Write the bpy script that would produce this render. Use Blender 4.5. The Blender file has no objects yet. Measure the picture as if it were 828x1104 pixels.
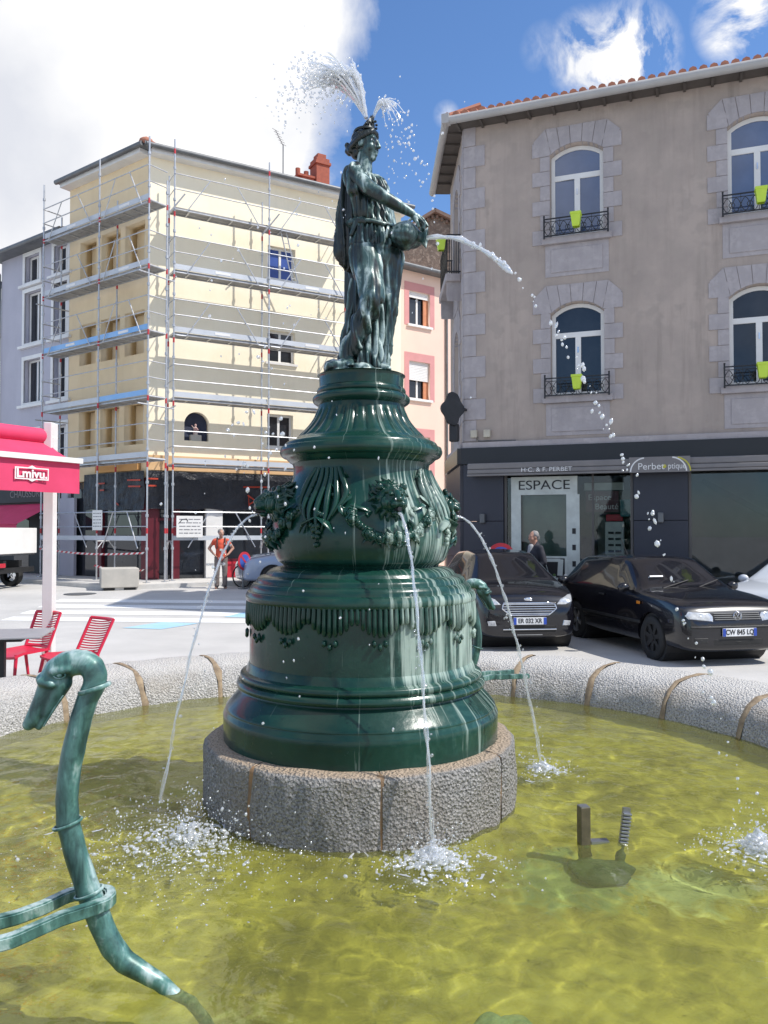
import bpy, bmesh, math, random
import numpy as np
from mathutils import Vector, Matrix, Euler, noise
from mathutils.bvhtree import BVHTree
random.seed(7)
SC = bpy.context.scene
COL = SC.collection
PI = math.pi
R = math.radians

# ------------------------------------------------------------------ objects
def link(name, mesh, mat=None, parent=None):
    o = bpy.data.objects.new(name, mesh)
    COL.objects.link(o)
    if mat is not None and mesh is not None:
        mesh.materials.clear(); mesh.materials.append(mat)
    if parent is not None: o.parent = parent
    return o
def tag(o, label=None, cat=None, group=None, kind=None):
    if label: o['label'] = label
    if cat: o['category'] = cat
    if group: o['group'] = group
    if kind: o['kind'] = kind
    return o
def thing(name, label, cat, loc=(0,0,0), rz=0, group=None):
    o = bpy.data.objects.new(name, None); COL.objects.link(o)
    o.empty_display_size = .2
    o.location = loc; o.rotation_euler = (0,0,rz)
    return tag(o, label, cat, group)
def copy_tree(o, parent=None):
    c = o.copy(); COL.objects.link(c)
    if parent is not None: c.parent = parent
    for ch in list(o.children): copy_tree(ch, c)
    return c

class MB:
    """collects simple shapes into one mesh"""
    def __init__(s, M=None):
        s.bm = bmesh.new(); s.M = M or Matrix.Identity(4)
    def _add(s, vs, fs):
        bv = [s.bm.verts.new(s.M @ Vector(v)) for v in vs]
        for f in fs:
            try: s.bm.faces.new([bv[i] for i in f])
            except ValueError: pass
    def box(s, c, d, rz=0, rx=0, ry=0, bev=0):
        hx,hy,hz = d[0]/2,d[1]/2,d[2]/2
        Mx = Matrix.Translation(c) @ Euler((rx,ry,rz)).to_matrix().to_4x4()
        t = bmesh.new(); bmesh.ops.create_cube(t, size=1)
        for v in t.verts: v.co = Vector((v.co.x*d[0], v.co.y*d[1], v.co.z*d[2]))
        if bev>0: bmesh.ops.bevel(t, geom=list(t.edges), offset=bev, segments=2, affect='EDGES', profile=.5)
        t.verts.index_update()
        s._add([Mx @ v.co for v in t.verts], [[v.index for v in f.verts] for f in t.faces]); t.free()
        return s
    def box2(s, a, b, bev=0):
        return s.box([(a[i]+b[i])/2 for i in range(3)], [abs(b[i]-a[i]) for i in range(3)], bev=bev)
    def tube(s, pts, rad, n=8, cap=True, flat=None):
        pts = [Vector(p) for p in pts]
        if not hasattr(rad,'__len__'): rad = [rad]*len(pts)
        rings = []; up = None
        for i,p in enumerate(pts):
            a = pts[max(i-1,0)]; b = pts[min(i+1,len(pts)-1)]
            d = (b-a).normalized() if (b-a).length>1e-9 else Vector((0,0,1))
            if up is None:
                up = Vector((0,0,1)) if abs(d.z)<.95 else Vector((1,0,0))
            x = d.cross(up).normalized(); up = x.cross(d).normalized()
            fx,fy = (1,1) if flat is None else flat
            rings.append([p + (x*math.cos(2*PI*k/n)*fx + up*math.sin(2*PI*k/n)*fy)*rad[i] for k in range(n)])
        vs = [v for r in rings for v in r]; fs = []
        for i in range(len(rings)-1):
            for k in range(n):
                fs.append([i*n+k, i*n+(k+1)%n, (i+1)*n+(k+1)%n, (i+1)*n+k])
        if cap: fs.append(list(range(n))[::-1]); fs.append([(len(rings)-1)*n+k for k in range(n)])
        s._add(vs, fs); return s
    def bar(s, a, b, r=.024, n=6): return s.tube([a,b], r, n)
    def beam(s, a, b, w, h):
        a=Vector(a); b=Vector(b); d=(b-a); L=d.length; d.normalize()
        up=Vector((0,0,1)) if abs(d.z)<.98 else Vector((0,1,0))
        x=d.cross(up).normalized(); u=x.cross(d)
        vs=[]
        for p in (a,b):
            for sx,su in ((-1,-1),(1,-1),(1,1),(-1,1)): vs.append(p+x*sx*w/2+u*su*h/2)
        s._add(vs,[[3,2,1,0],[4,5,6,7],[0,1,5,4],[1,2,6,5],[2,3,7,6],[3,0,4,7]]); return s
    def ell(s, c, r, rot=None, sub=2):
        t = bmesh.new(); bmesh.ops.create_icosphere(t, subdivisions=sub, radius=1); t.verts.index_update()
        if not hasattr(r,'__len__'): r=(r,r,r)
        Rm = rot.to_matrix() if rot is not None else Matrix.Identity(3)
        c=Vector(c)
        s._add([c + Rm @ Vector((v.co.x*r[0],v.co.y*r[1],v.co.z*r[2])) for v in t.verts],[[v.index for v in f.verts] for f in t.faces]); t.free()
        return s
    def caps(s, a, ra, b, rb, n=16):
        a=Vector(a); b=Vector(b); d=(b-a)
        if d.length<1e-6: return s.ell(a, ra)
        d.normalize(); pts=[]; rr=[]
        for k in range(5):
            t=k/5*PI/2; pts.append(a-d*ra*math.cos(t)); rr.append(max(ra*math.sin(t),1e-4))
        pts.append(a); rr.append(ra); pts.append(b); rr.append(rb)
        for k in range(4,-1,-1):
            t=k/5*PI/2; pts.append(b+d*rb*math.cos(t)); rr.append(max(rb*math.sin(t),1e-4))
        return s.tube(pts, rr, n)
    def prism(s, poly, z0, z1):
        n=len(poly)
        vs=[(p[0],p[1],z0) for p in poly]+[(p[0],p[1],z1) for p in poly]
        s._add(vs,[list(range(n))[::-1],list(range(n,2*n))]+[[i,(i+1)%n,n+(i+1)%n,n+i] for i in range(n)]); return s
    def prism_y(s, poly, y0, y1):
        n=len(poly)
        vs=[(p[0],y0,p[1]) for p in poly]+[(p[0],y1,p[1]) for p in poly]
        s._add(vs,[list(range(n)),list(range(n,2*n))[::-1]]+[[(i+1)%n,i,n+i,n+(i+1)%n] for i in range(n)]); return s
    def lathe(s, prof, n=96, mod=None, cap=True):
        vs=[];fs=[]
        for (r,z) in prof:
            for k in range(n):
                a=2*PI*k/n; rr = r if mod is None else mod(r,z,a)
                vs.append((rr*math.cos(a), rr*math.sin(a), z))
        m=len(prof)
        for i in range(m-1):
            for k in range(n):
                fs.append([i*n+k, i*n+(k+1)%n, (i+1)*n+(k+1)%n, (i+1)*n+k])
        if cap: fs.append(list(range(n))[::-1]); fs.append([(m-1)*n+k for k in range(n)])
        s._add(vs,fs); return s
    def quad(s,a,b,c,d): s._add([a,b,c,d],[[0,1,2,3]]); return s
    def mesh(s, name, smooth=None, fix=True):
        if fix: bmesh.ops.recalc_face_normals(s.bm, faces=list(s.bm.faces))
        me=bpy.data.meshes.new(name); s.bm.to_mesh(me); s.bm.free()
        if smooth is not None: set_smooth(me, smooth)
        return me
    def build(s, name, mat, parent=None, smooth=None, loc=None, rz=None, fix=True):
        o=link(name, s.mesh(name,smooth,fix), mat, parent)
        if loc is not None: o.location=loc
        if rz is not None: o.rotation_euler=(0,0,rz)
        return o
def set_smooth(me, ang=40):
    me.polygons.foreach_set('use_smooth',[True]*len(me.polygons))
    if ang<180:
        bm=bmesh.new(); bm.from_mesh(me); a=R(ang)
        for e in bm.edges:
            if len(e.link_faces)==2 and e.calc_face_angle(0)>a: e.smooth=False
        bm.to_mesh(me); bm.free()
def evaluated(o, smooth=None):
    """mesh of an object with its modifiers; the object is removed"""
    dg=bpy.context.evaluated_depsgraph_get(); dg.update()
    me=bpy.data.meshes.new_from_object(o.evaluated_get(dg))
    d=o.data; bpy.data.objects.remove(o)
    if smooth is not None: set_smooth(me,smooth)
    return me
def curve2d(splines, depth):
    """flat outline with holes -> plate in the xz plane, from y=0 to y=depth"""
    cu=bpy.data.curves.new('c','CURVE'); cu.dimensions='2D'; cu.fill_mode='BOTH'; cu.extrude=depth/2
    for sp in splines:
        q=cu.splines.new('POLY'); q.points.add(len(sp)-1); q.use_cyclic_u=True
        for i,p in enumerate(sp): q.points[i].co=(p[0],p[1],0,1)
    o=bpy.data.objects.new('c',cu); COL.objects.link(o)
    me=evaluated(o)
    me.transform(Matrix(((1,0,0,0),(0,0,1,depth/2),(0,1,0,0),(0,0,0,1))))
    bm=bmesh.new(); bm.from_mesh(me); bmesh.ops.remove_doubles(bm,verts=list(bm.verts),dist=1e-5)
    bmesh.ops.recalc_face_normals(bm,faces=list(bm.faces)); bm.to_mesh(me); bm.free()
    return me
def plate(name, splines, depth, mat, parent=None, loc=(0,0,0), rz=0):
    o=link(name,curve2d(splines,depth),mat,parent); o.location=loc; o.rotation_euler=(0,0,rz); return o
def rect(x0,x1,z0,z1): return [(x0,z0),(x1,z0),(x1,z1),(x0,z1)]
def arch(x0,x1,z0,zs,zc,n=10):
    w=(x1-x0)/2; h=zc-zs; cx=(x0+x1)/2; rad=(w*w+h*h)/(2*h); a=math.asin(min(1,w/rad)); 
    if h>w: a=PI-a
    pts=[(x0,z0),(x1,z0)]
    for k in range(n+1):
        t=a-2*a*k/n; pts.append((cx+rad*math.sin(t), zc-rad+rad*math.cos(t)))
    return pts
def text(name, s, size, mat, parent, M, ext=.004, align='CENTER', xs=1, bold=0):
    cu=bpy.data.curves.new('t','FONT'); cu.body=s; cu.size=size; cu.extrude=ext; cu.align_x=align; cu.align_y='CENTER'; cu.offset=bold
    o=bpy.data.objects.new('t',cu); COL.objects.link(o); me=evaluated(o)
    me.transform(M @ Matrix.Rotation(PI/2,4,'X') @ Matrix.Diagonal((xs,1,1,1)))
    return link(name,me,mat,parent)
def blob(prims, voxel, it=3, disp=None, smooth=True, M=None):
    """one continuous surface grown from capsules and ellipsoids"""
    b=MB(M)
    for p in prims:
        if p[0]=='c': b.caps(*p[1:])
        else: b.ell(p[1],p[2],p[3] if len(p)>3 else None,3)
    o=link('b',b.mesh('b'))
    m=o.modifiers.new('r','REMESH'); m.mode='VOXEL'; m.voxel_size=voxel
    me=evaluated(o)
    bm=bmesh.new(); bm.from_mesh(me)
    for _ in range(it): bmesh.ops.smooth_vert(bm,verts=list(bm.verts),factor=.5,use_axis_x=True,use_axis_y=True,use_axis_z=True)
    if disp:
        bm.normal_update()
        new=[v.co+v.normal*disp(v.co,v.normal) for v in bm.verts]
        for v,c in zip(bm.verts,new): v.co=c
        bmesh.ops.smooth_vert(bm,verts=list(bm.verts),factor=.3,use_axis_x=True,use_axis_y=True,use_axis_z=True)
    bm.to_mesh(me); bm.free()
    set_smooth(me,180)
    return me
def sm(a,b,x):
    t=max(0,min(1,(x-a)/(b-a))); return t*t*(3-2*t)
def interp(x, xs, ys):
    return float(np.interp(x,xs,ys))

# ------------------------------------------------------------------ materials
def new_mat(name):
    m=bpy.data.materials.new(name); m.use_nodes=True
    nt=m.node_tree; nt.nodes.clear()
    out=nt.nodes.new('ShaderNodeOutputMaterial')
    return m,nt,out
def nd(nt,t,ins=None,**kw):
    n=nt.nodes.new('ShaderNode'+t)
    for k,v in kw.items(): setattr(n,k,v)
    if ins:
        for k,v in ins.items():
            if isinstance(v,bpy.types.NodeSocket): nt.links.new(v,n.inputs[k])
            else: n.inputs[k].default_value=v
    return n
def c4(c): return (c[0],c[1],c[2],1)
def ramp(nt,fac,stops):
    r=nt.nodes.new('ShaderNodeValToRGB'); e=r.color_ramp.elements
    while len(e)<len(stops): e.new(.5)
    for i,(p,c) in enumerate(stops):
        e[i].position=p; e[i].color=c4(c) if hasattr(c,'__len__') else (c,c,c,1)
    nt.links.new(fac,r.inputs[0]); return r.outputs[0]
def mixc(nt,f,a,b,mode='MIX'):
    n=nt.nodes.new('ShaderNodeMix'); n.data_type='RGBA'; n.blend_type=mode
    for i,v in ((0,f),(6,a),(7,b)):
        if isinstance(v,bpy.types.NodeSocket): nt.links.new(v,n.inputs[i])
        else: n.inputs[i].default_value = v if i==0 else (c4(v) if len(v)==3 else v)
    return n.outputs[2]
def fm(nt,op,a,b=0,clamp=False):
    n=nt.nodes.new('ShaderNodeMath'); n.operation=op; n.use_clamp=clamp
    for i,v in ((0,a),(1,b)):
        if isinstance(v,bpy.types.NodeSocket): nt.links.new(v,n.inputs[i])
        else: n.inputs[i].default_value=v
    return n.outputs[0]
def pmat(name, c1, c2=None, scale=4, rough=.6, metal=0, bump=0, bscale=40, spots=None, sscale=200, sp=(.5,.62), stretch=(1,1,1), ior=None, coat=0, alpha=1, rvar=0, lo=.35, hi=.65, bdist=.01, streak=0):
    m,nt,out=new_mat(name)
    tc=nd(nt,'TexCoord'); mp=nd(nt,'Mapping',{'Vector':tc.outputs['Object'],'Scale':stretch})
    v=mp.outputs[0]
    nz=nd(nt,'TexNoise',{'Vector':v,'Scale':scale,'Detail':6,'Roughness':.6})
    if c2 is None: c2=tuple(x*.8 for x in c1)
    col=ramp(nt,nz.outputs[0],[(lo,c1),(hi,c2)])
    if spots is not None:
        n2=nd(nt,'TexNoise',{'Vector':v,'Scale':sscale,'Detail':2})
        col=mixc(nt,ramp(nt,n2.outputs[0],[(sp[0],0),(sp[1],1)]),col,spots)
    if streak:      # rain run-off: stains drawn out downwards
        m2=nd(nt,'Mapping',{'Vector':tc.outputs['Object'],'Scale':(2.6,2.6,.22)}); n4=nd(nt,'TexNoise',{'Vector':m2.outputs[0],'Scale':1.6,'Detail':6,'Roughness':.65})
        n5=nd(nt,'TexNoise',{'Vector':tc.outputs['Object'],'Scale':.5,'Detail':3})
        k=fm(nt,'MULTIPLY',ramp(nt,n4.outputs[0],[(.48,0),(.72,1)]),ramp(nt,n5.outputs[0],[(.4,.25),(.65,1)]))
        col=mixc(nt,fm(nt,'MULTIPLY',k,streak),col,tuple(x*.45 for x in c2))
    p=nd(nt,'BsdfPrincipled',{'Base Color':col,'Roughness':rough,'Metallic':metal})
    if ior: p.inputs['IOR'].default_value=ior
    if coat: p.inputs['Coat Weight'].default_value=coat; p.inputs['Coat Roughness'].default_value=.04
    if rvar:
        nt.links.new(fm(nt,'ADD',fm(nt,'MULTIPLY',nz.outputs[0],rvar),rough-rvar/2,True),p.inputs['Roughness'])
    if bump:
        n3=nd(nt,'TexNoise',{'Vector':v,'Scale':bscale,'Detail':5,'Roughness':.65})
        b=nd(nt,'Bump',{'Height':n3.outputs[0],'Strength':bump,'Distance':bdist}); nt.links.new(b.outputs[0],p.inputs['Normal'])
    nt.links.new(p.outputs[0],out.inputs[0]); return m
# ------------------------------------------------------------------ material library
M={}
M['plaza']=pmat('light_asphalt',(.56,.545,.52),(.46,.45,.43),scale=.7,rough=.85,bump=.25,bscale=60,spots=(.38,.37,.355),sscale=90,sp=(.52,.7))
M['pave']=pmat('pavement',(.62,.60,.56),(.52,.505,.475),scale=1.5,rough=.85,bump=.2,bscale=50)
M['mark']=pmat('road_paint',(.86,.86,.84),(.78,.78,.76),scale=3,rough=.7,spots=(.4,.4,.4),sscale=30,sp=(.62,.75))
M['bluepaint']=pmat('blue_paint',(.33,.56,.72),(.40,.60,.72),scale=2,rough=.7,spots=(.4,.5,.58),sscale=30,sp=(.6,.72))
M['steel']=pmat('galvanised_steel',(.55,.56,.58),(.42,.43,.45),scale=6,rough=.42,metal=.6)
M['deck']=pmat('deck_boards',(.34,.33,.31),(.24,.235,.23),scale=3,rough=.75,stretch=(1,1,1))
M['toe']=pmat('toe_board',(.55,.58,.62),(.48,.51,.55),scale=2,rough=.55)
M['toeblue']=pmat('blue_toe_board',(.20,.42,.74),(.28,.48,.76),scale=1.5,rough=.55)
M['red']=pmat('red_sleeve',(.55,.04,.05),rough=.5)
M['cream']=pmat('cream_render',(.94,.85,.66),(.90,.80,.60),scale=.9,streak=.12,rough=.9,bump=.12,bscale=60)
M['shaded']=pmat('shaded_cream_render',(.82,.66,.43),(.76,.60,.38),scale=1.2,streak=.12,rough=.9,bump=.12,bscale=60)  # darker copy of the cream, shade put into the left face's colour
M['white']=pmat('white_paint',(.78,.77,.75),(.70,.69,.67),scale=2,rough=.5)
M['zinc']=pmat('zinc',(.12,.125,.13),(.18,.185,.19),scale=2,rough=.5,metal=.3)
M['lilac']=pmat('lilac_render',(.47,.465,.53),(.42,.415,.48),scale=.8,streak=.15,rough=.9,bump=.1)
M['pink']=pmat('pink_render',(.82,.60,.49),(.78,.55,.45),scale=.6,rough=.9,bump=.1)
M['pinkband']=pmat('dusty_pink_band',(.62,.29,.28),(.56,.26,.25),scale=2,rough=.9)
M['orange']=pmat('orange_shutter',(.62,.25,.12),rough=.6)
M['glass']=pmat('dark_glass',(.015,.018,.024),(.03,.034,.04),scale=1.2,rough=.04,ior=1.6)
M['skyglass']=pmat('painted_reflection_glass',(.05,.075,.15),(.085,.12,.22),scale=.9,rough=.03,ior=2.1)  # blue sky reflection put into the pane's base colour
M['bluefilm']=pmat('blue_protective_film',(.05,.10,.36),(.04,.08,.28),scale=2,rough=.25)
M['brick']=pmat('red_brick',(.36,.10,.06),(.28,.08,.05),scale=8,rough=.85,bump=.3,bscale=30)
M['tile']=pmat('terracotta_tile',(.46,.19,.12),(.36,.15,.10),scale=5,rough=.8,bump=.2)
M['black']=pmat('black',(.012,.012,.013),(.02,.02,.02),scale=5,rough=.6)
M['rubber']=pmat('rubber',(.012,.012,.012),(.018,.018,.018),rough=.75,bump=.1)
M['iron']=pmat('black_iron',(.012,.012,.014),(.025,.025,.028),rough=.45,metal=.2)
M['plaster']=pmat('taupe_render',(.435,.36,.312),(.345,.29,.255),scale=.75,rough=.92,streak=.5,bump=.2,bscale=25,spots=(.38,.32,.278),sscale=3.5,lo=.4,hi=.62)
M['stone']=pmat('lavender_stone',(.435,.395,.395),(.345,.315,.322),scale=3.5,streak=.35,rough=.88,bump=.2,bscale=35,spots=(.38,.345,.345),sscale=14)
M['roughstone']=pmat('rubble_wall',(.20,.155,.125),(.12,.095,.08),scale=3,rough=.95,bump=.6,bscale=9,bdist=.06,spots=(.27,.22,.18),sscale=6)
M['clad']=pmat('navy_cladding',(.024,.026,.042),(.02,.022,.036),scale=2,rough=.4)
M['fascia']=pmat('black_fascia',(.010,.010,.013),rough=.35)
M['awngrey']=pmat('grey_awning_box',(.21,.195,.19),(.17,.16,.16),scale=2,rough=.6)
M['lime']=pmat('lime_pot',(.55,.72,.06),(.48,.66,.05),scale=4,rough=.4)
M['leaf']=pmat('leaf',(.06,.13,.03),(.10,.16,.04),scale=9,rough=.6)
M['yellowleaf']=pmat('yellow_flower',(.6,.42,.05),(.35,.3,.06),scale=9,rough=.6)
M['pinkcloth']=pmat('raspberry_canvas',(.66,.05,.14),(.58,.04,.11),scale=2,rough=.75,bump=.1,bscale=200)
M['maroon']=pmat('dark_red_paint',(.12,.010,.02),(.09,.008,.016),scale=2,rough=.4)
M['redplastic']=pmat('red_plastic',(.62,.02,.06),(.55,.016,.05),scale=3,rough=.35)
M['wood']=pmat('orange_plywood',(.60,.33,.12),(.50,.26,.09),scale=3,rough=.75,stretch=(.3,.3,3))
M['tarp']=pmat('black_tarpaulin',(.010,.011,.016),(.022,.024,.032),scale=1.5,rough=.38,bump=.8,bscale=2.5,bdist=.15)
M['redtape']=pmat('red_tape',(.50,.05,.02),rough=.5)
M['concrete']=pmat('planter_concrete',(.50,.47,.42),(.42,.40,.36),scale=3,rough=.9,bump=.15)
M['carblack']=pmat('black_car_paint',(.005,.005,.008),(.006,.006,.009),rough=.25,coat=.85,ior=1.35)
M['carwhite']=pmat('pale_car_paint',(.62,.66,.72),(.60,.64,.70),rough=.3,coat=.8)
M['carblue']=pmat('silver_blue_car_paint',(.32,.38,.50),(.30,.36,.48),rough=.3,coat=.8,metal=.2)
M['carglass']=pmat('car_glass',(.025,.035,.034),(.07,.09,.085),scale=3,rough=.03,ior=1.6)
M['chrome']=pmat('chrome',(.75,.76,.78),rough=.12,metal=1)
M['alloy']=pmat('alloy',(.38,.39,.41),rough=.35,metal=.8)
M['lens']=pmat('headlight_lens',(.62,.64,.66),(.38,.40,.42),scale=22,rough=.08,coat=1,metal=.35)
M['amber']=pmat('amber_lens',(.6,.2,.02),rough=.2)
M['platewhite']=pmat('plate_white',(.74,.75,.76),rough=.4)
M['plateblue']=pmat('plate_blue',(.02,.07,.42),rough=.4)
M['ink']=pmat('ink',(.015,.015,.018),rough=.5)
M['signred']=pmat('sign_red',(.55,.03,.05),rough=.4)
M['signblue']=pmat('sign_blue',(.05,.12,.48),rough=.4)
M['skin']=pmat('skin',(.44,.24,.17),(.40,.21,.15),rough=.55)
M['hairgrey']=pmat('grey_hair',(.30,.29,.28),(.20,.19,.185),scale=30,rough=.7)
M['redshirt']=pmat('orange_red_top',(.66,.10,.05),(.56,.08,.04),scale=6,rough=.8)
M['trouser']=pmat('grey_brown_trousers',(.20,.165,.15),(.15,.125,.115),scale=6,rough=.85)
M['navycloth']=pmat('dark_navy_jacket',(.020,.021,.03),(.03,.031,.042),scale=6,rough=.8)
M['shirt']=pmat('pale_shirt',(.36,.36,.37),rough=.8)
M['tablegrey']=pmat('grey_table_top',(.33,.33,.34),(.28,.28,.29),rough=.45)
M['mast']=pmat('white_mast',(.74,.71,.69),(.68,.65,.63),rough=.45)
M['shopgrey']=pmat('shop_interior',(.12,.12,.115),(.06,.06,.06),scale=1.4,rough=.8)
M['shopwhite']=pmat('shop_white',(.62,.66,.62),rough=.5)
M['shopgreen']=pmat('shop_green_glass',(.16,.23,.19),(.09,.13,.11),scale=2,rough=.2)
M['teal']=pmat('teal_sign',(.02,.16,.17),rough=.5)
M['pump']=pmat('dark_bronze_metal',(.07,.06,.035),(.12,.10,.06),scale=12,rough=.45)
M['murk']=pmat('dark_submerged_metal',(.035,.075,.065),(.09,.15,.12),scale=6,rough=.8)
M['mossgreen']=pmat('submerged_green',(.20,.33,.25),(.50,.60,.46),scale=5,rough=.8,bump=.5,bscale=12,bdist=.03)

def shop_glass():
    m,nt,out=new_mat('shop_window_glass')
    lw=nd(nt,'LayerWeight',{'Blend':.25})
    t=nd(nt,'BsdfTransparent',{'Color':(.80,.83,.82,1)}); g=nd(nt,'BsdfGlossy',{'Color':(.9,.92,.95,1),'Roughness':.02})
    f=fm(nt,'ADD',fm(nt,'MULTIPLY',lw.outputs['Fresnel'],.45),.035,True)
    mx=nd(nt,'MixShader',{0:f,1:t.outputs[0],2:g.outputs[0]}); nt.links.new(mx.outputs[0],out.inputs[0]); return m
M['shopglass']=shop_glass()

def granite(name, wet=False, dark=1.0):
    m,nt,out=new_mat(name)
    tc=nd(nt,'TexCoord'); v=tc.outputs['Object']
    n1=nd(nt,'TexNoise',{'Vector':v,'Scale':70,'Detail':3,'Roughness':.7})
    vo=nd(nt,'TexVoronoi',{'Vector':v,'Scale':55})
    n2=nd(nt,'TexNoise',{'Vector':v,'Scale':2.2,'Detail':4})
    d=dark
    col=ramp(nt,n1.outputs[0],[(.34,(.18*d,.175*d,.17*d)),(.5,(.44*d,.43*d,.41*d)),(.66,(.68*d,.66*d,.635*d))])
    col=mixc(nt,ramp(nt,n2.outputs[0],[(.45,0),(.7,.45)]),col,(.36*d,.30*d,.22*d))
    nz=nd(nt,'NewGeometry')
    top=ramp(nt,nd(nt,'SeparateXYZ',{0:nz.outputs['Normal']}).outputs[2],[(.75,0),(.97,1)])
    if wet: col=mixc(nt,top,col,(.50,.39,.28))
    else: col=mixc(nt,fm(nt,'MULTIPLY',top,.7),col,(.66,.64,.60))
    # water line: darker, greenish stone
    z=nd(nt,'SeparateXYZ',{0:v}).outputs[2]
    p=nd(nt,'BsdfPrincipled',{'Base Color':col,'Roughness':.7 if wet else .85})
    h=fm(nt,'ADD',n1.outputs[0],fm(nt,'MULTIPLY',vo.outputs['Distance'],1.1))
    n3=nd(nt,'TexNoise',{'Vector':v,'Scale':17,'Detail':5,'Roughness':.7}); h=fm(nt,'ADD',h,fm(nt,'MULTIPLY',n3.outputs[0],1.6 if wet else .8))
    b=nd(nt,'Bump',{'Height':h,'Strength':1.0 if wet else .8,'Distance':.026}); nt.links.new(b.outputs[0],p.inputs['Normal'])
    nt.links.new(p.outputs[0],out.inputs[0]); return m
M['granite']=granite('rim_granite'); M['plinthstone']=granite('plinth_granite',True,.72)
M['mortar']=pmat('brown_mortar',(.34,.26,.17),(.19,.14,.09),scale=14,rough=.9,bump=.4,bscale=60)
M['stain']=pmat('rust_stain',(.26,.15,.07),(.12,.09,.06),scale=7,rough=.9,bump=.4,bscale=60)

def iron_green():
    """glossy dark green paint with pale scale where the jets splash (angle and height about the column axis)"""
    m,nt,out=new_mat('dark_green_painted_iron')
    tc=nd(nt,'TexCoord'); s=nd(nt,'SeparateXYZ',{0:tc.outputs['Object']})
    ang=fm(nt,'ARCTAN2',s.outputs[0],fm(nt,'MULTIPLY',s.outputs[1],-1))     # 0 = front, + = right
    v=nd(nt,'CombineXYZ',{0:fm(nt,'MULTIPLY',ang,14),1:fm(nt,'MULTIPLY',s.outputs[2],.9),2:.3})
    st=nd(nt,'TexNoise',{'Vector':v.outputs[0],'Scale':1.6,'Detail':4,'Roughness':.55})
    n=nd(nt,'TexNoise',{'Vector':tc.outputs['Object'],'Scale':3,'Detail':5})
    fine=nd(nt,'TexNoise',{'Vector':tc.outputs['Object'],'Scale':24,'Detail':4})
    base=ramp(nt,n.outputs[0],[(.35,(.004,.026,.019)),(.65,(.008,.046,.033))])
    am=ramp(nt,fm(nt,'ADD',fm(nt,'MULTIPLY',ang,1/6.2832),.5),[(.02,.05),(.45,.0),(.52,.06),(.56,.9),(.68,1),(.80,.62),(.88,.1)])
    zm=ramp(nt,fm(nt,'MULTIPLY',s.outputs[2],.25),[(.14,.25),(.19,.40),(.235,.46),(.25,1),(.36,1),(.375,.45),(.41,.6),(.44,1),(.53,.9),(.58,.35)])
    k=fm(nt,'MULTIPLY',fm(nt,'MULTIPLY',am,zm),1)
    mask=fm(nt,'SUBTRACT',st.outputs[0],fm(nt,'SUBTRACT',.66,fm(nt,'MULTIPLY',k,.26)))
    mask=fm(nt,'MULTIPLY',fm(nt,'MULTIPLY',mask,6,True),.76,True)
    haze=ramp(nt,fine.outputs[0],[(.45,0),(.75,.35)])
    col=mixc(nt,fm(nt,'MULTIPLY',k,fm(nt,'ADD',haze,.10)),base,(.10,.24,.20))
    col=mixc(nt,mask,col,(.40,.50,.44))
    rough=fm(nt,'ADD',.16,fm(nt,'ADD',fm(nt,'MULTIPLY',mask,.35),fm(nt,'MULTIPLY',fine.outputs[0],.16)),True)
    p=nd(nt,'BsdfPrincipled',{'Base Color':col,'Roughness':rough,'Coat Weight':.12,'Coat Roughness':.1,'IOR':1.38})
    b=nd(nt,'Bump',{'Height':fm(nt,'ADD',fine.outputs[0],fm(nt,'MULTIPLY',mask,.5)),'Strength':.25,'Distance':.006}); nt.links.new(b.outputs[0],p.inputs['Normal'])
    nt.links.new(p.outputs[0],out.inputs[0]); return m
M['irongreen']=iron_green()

def patina(name, dark, mid, pale, lo=.42, hi=.62, sc=3.5, rough=.38, stretch=(3,3,.7), up=.5):
    m,nt,out=new_mat(name)
    tc=nd(nt,'TexCoord'); mp=nd(nt,'Mapping',{'Vector':tc.outputs['Object'],'Scale':stretch})
    n=nd(nt,'TexNoise',{'Vector':mp.outputs[0],'Scale':sc,'Detail':6,'Roughness':.6,'Distortion':.6})
    f=nd(nt,'TexNoise',{'Vector':tc.outputs['Object'],'Scale':40,'Detail':4})
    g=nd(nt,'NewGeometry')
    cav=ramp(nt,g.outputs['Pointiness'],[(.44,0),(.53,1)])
    toplight=fm(nt,'MULTIPLY',nd(nt,'SeparateXYZ',{0:g.outputs['Normal']}).outputs[2],up)   # upper faces paler: sunlight put into the patina colour
    k=fm(nt,'ADD',n.outputs[0],fm(nt,'ADD',fm(nt,'MULTIPLY',cav,.16),fm(nt,'MULTIPLY',toplight,.22)))
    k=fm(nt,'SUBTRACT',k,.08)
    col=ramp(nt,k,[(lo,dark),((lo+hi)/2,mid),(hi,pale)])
    col=mixc(nt,ramp(nt,f.outputs[0],[(.55,0),(.72,.5)]),col,dark)
    p=nd(nt,'BsdfPrincipled',{'Base Color':col,'Roughness':rough,'Metallic':.15,'Coat Weight':.2})
    b=nd(nt,'Bump',{'Height':f.outputs[0],'Strength':.25,'Distance':.004}); nt.links.new(b.outputs[0],p.inputs['Normal'])
    nt.links.new(p.outputs[0],out.inputs[0]); return m
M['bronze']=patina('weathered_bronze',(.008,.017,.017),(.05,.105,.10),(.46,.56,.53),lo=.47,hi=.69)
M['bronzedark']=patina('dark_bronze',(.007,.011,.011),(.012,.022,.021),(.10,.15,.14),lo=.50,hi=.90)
M['swan']=patina('verdigris_paint',(.018,.055,.050),(.075,.19,.165),(.44,.56,.54),lo=.42,hi=.80,sc=5,rough=.40,stretch=(2.4,2.4,.9))

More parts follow.
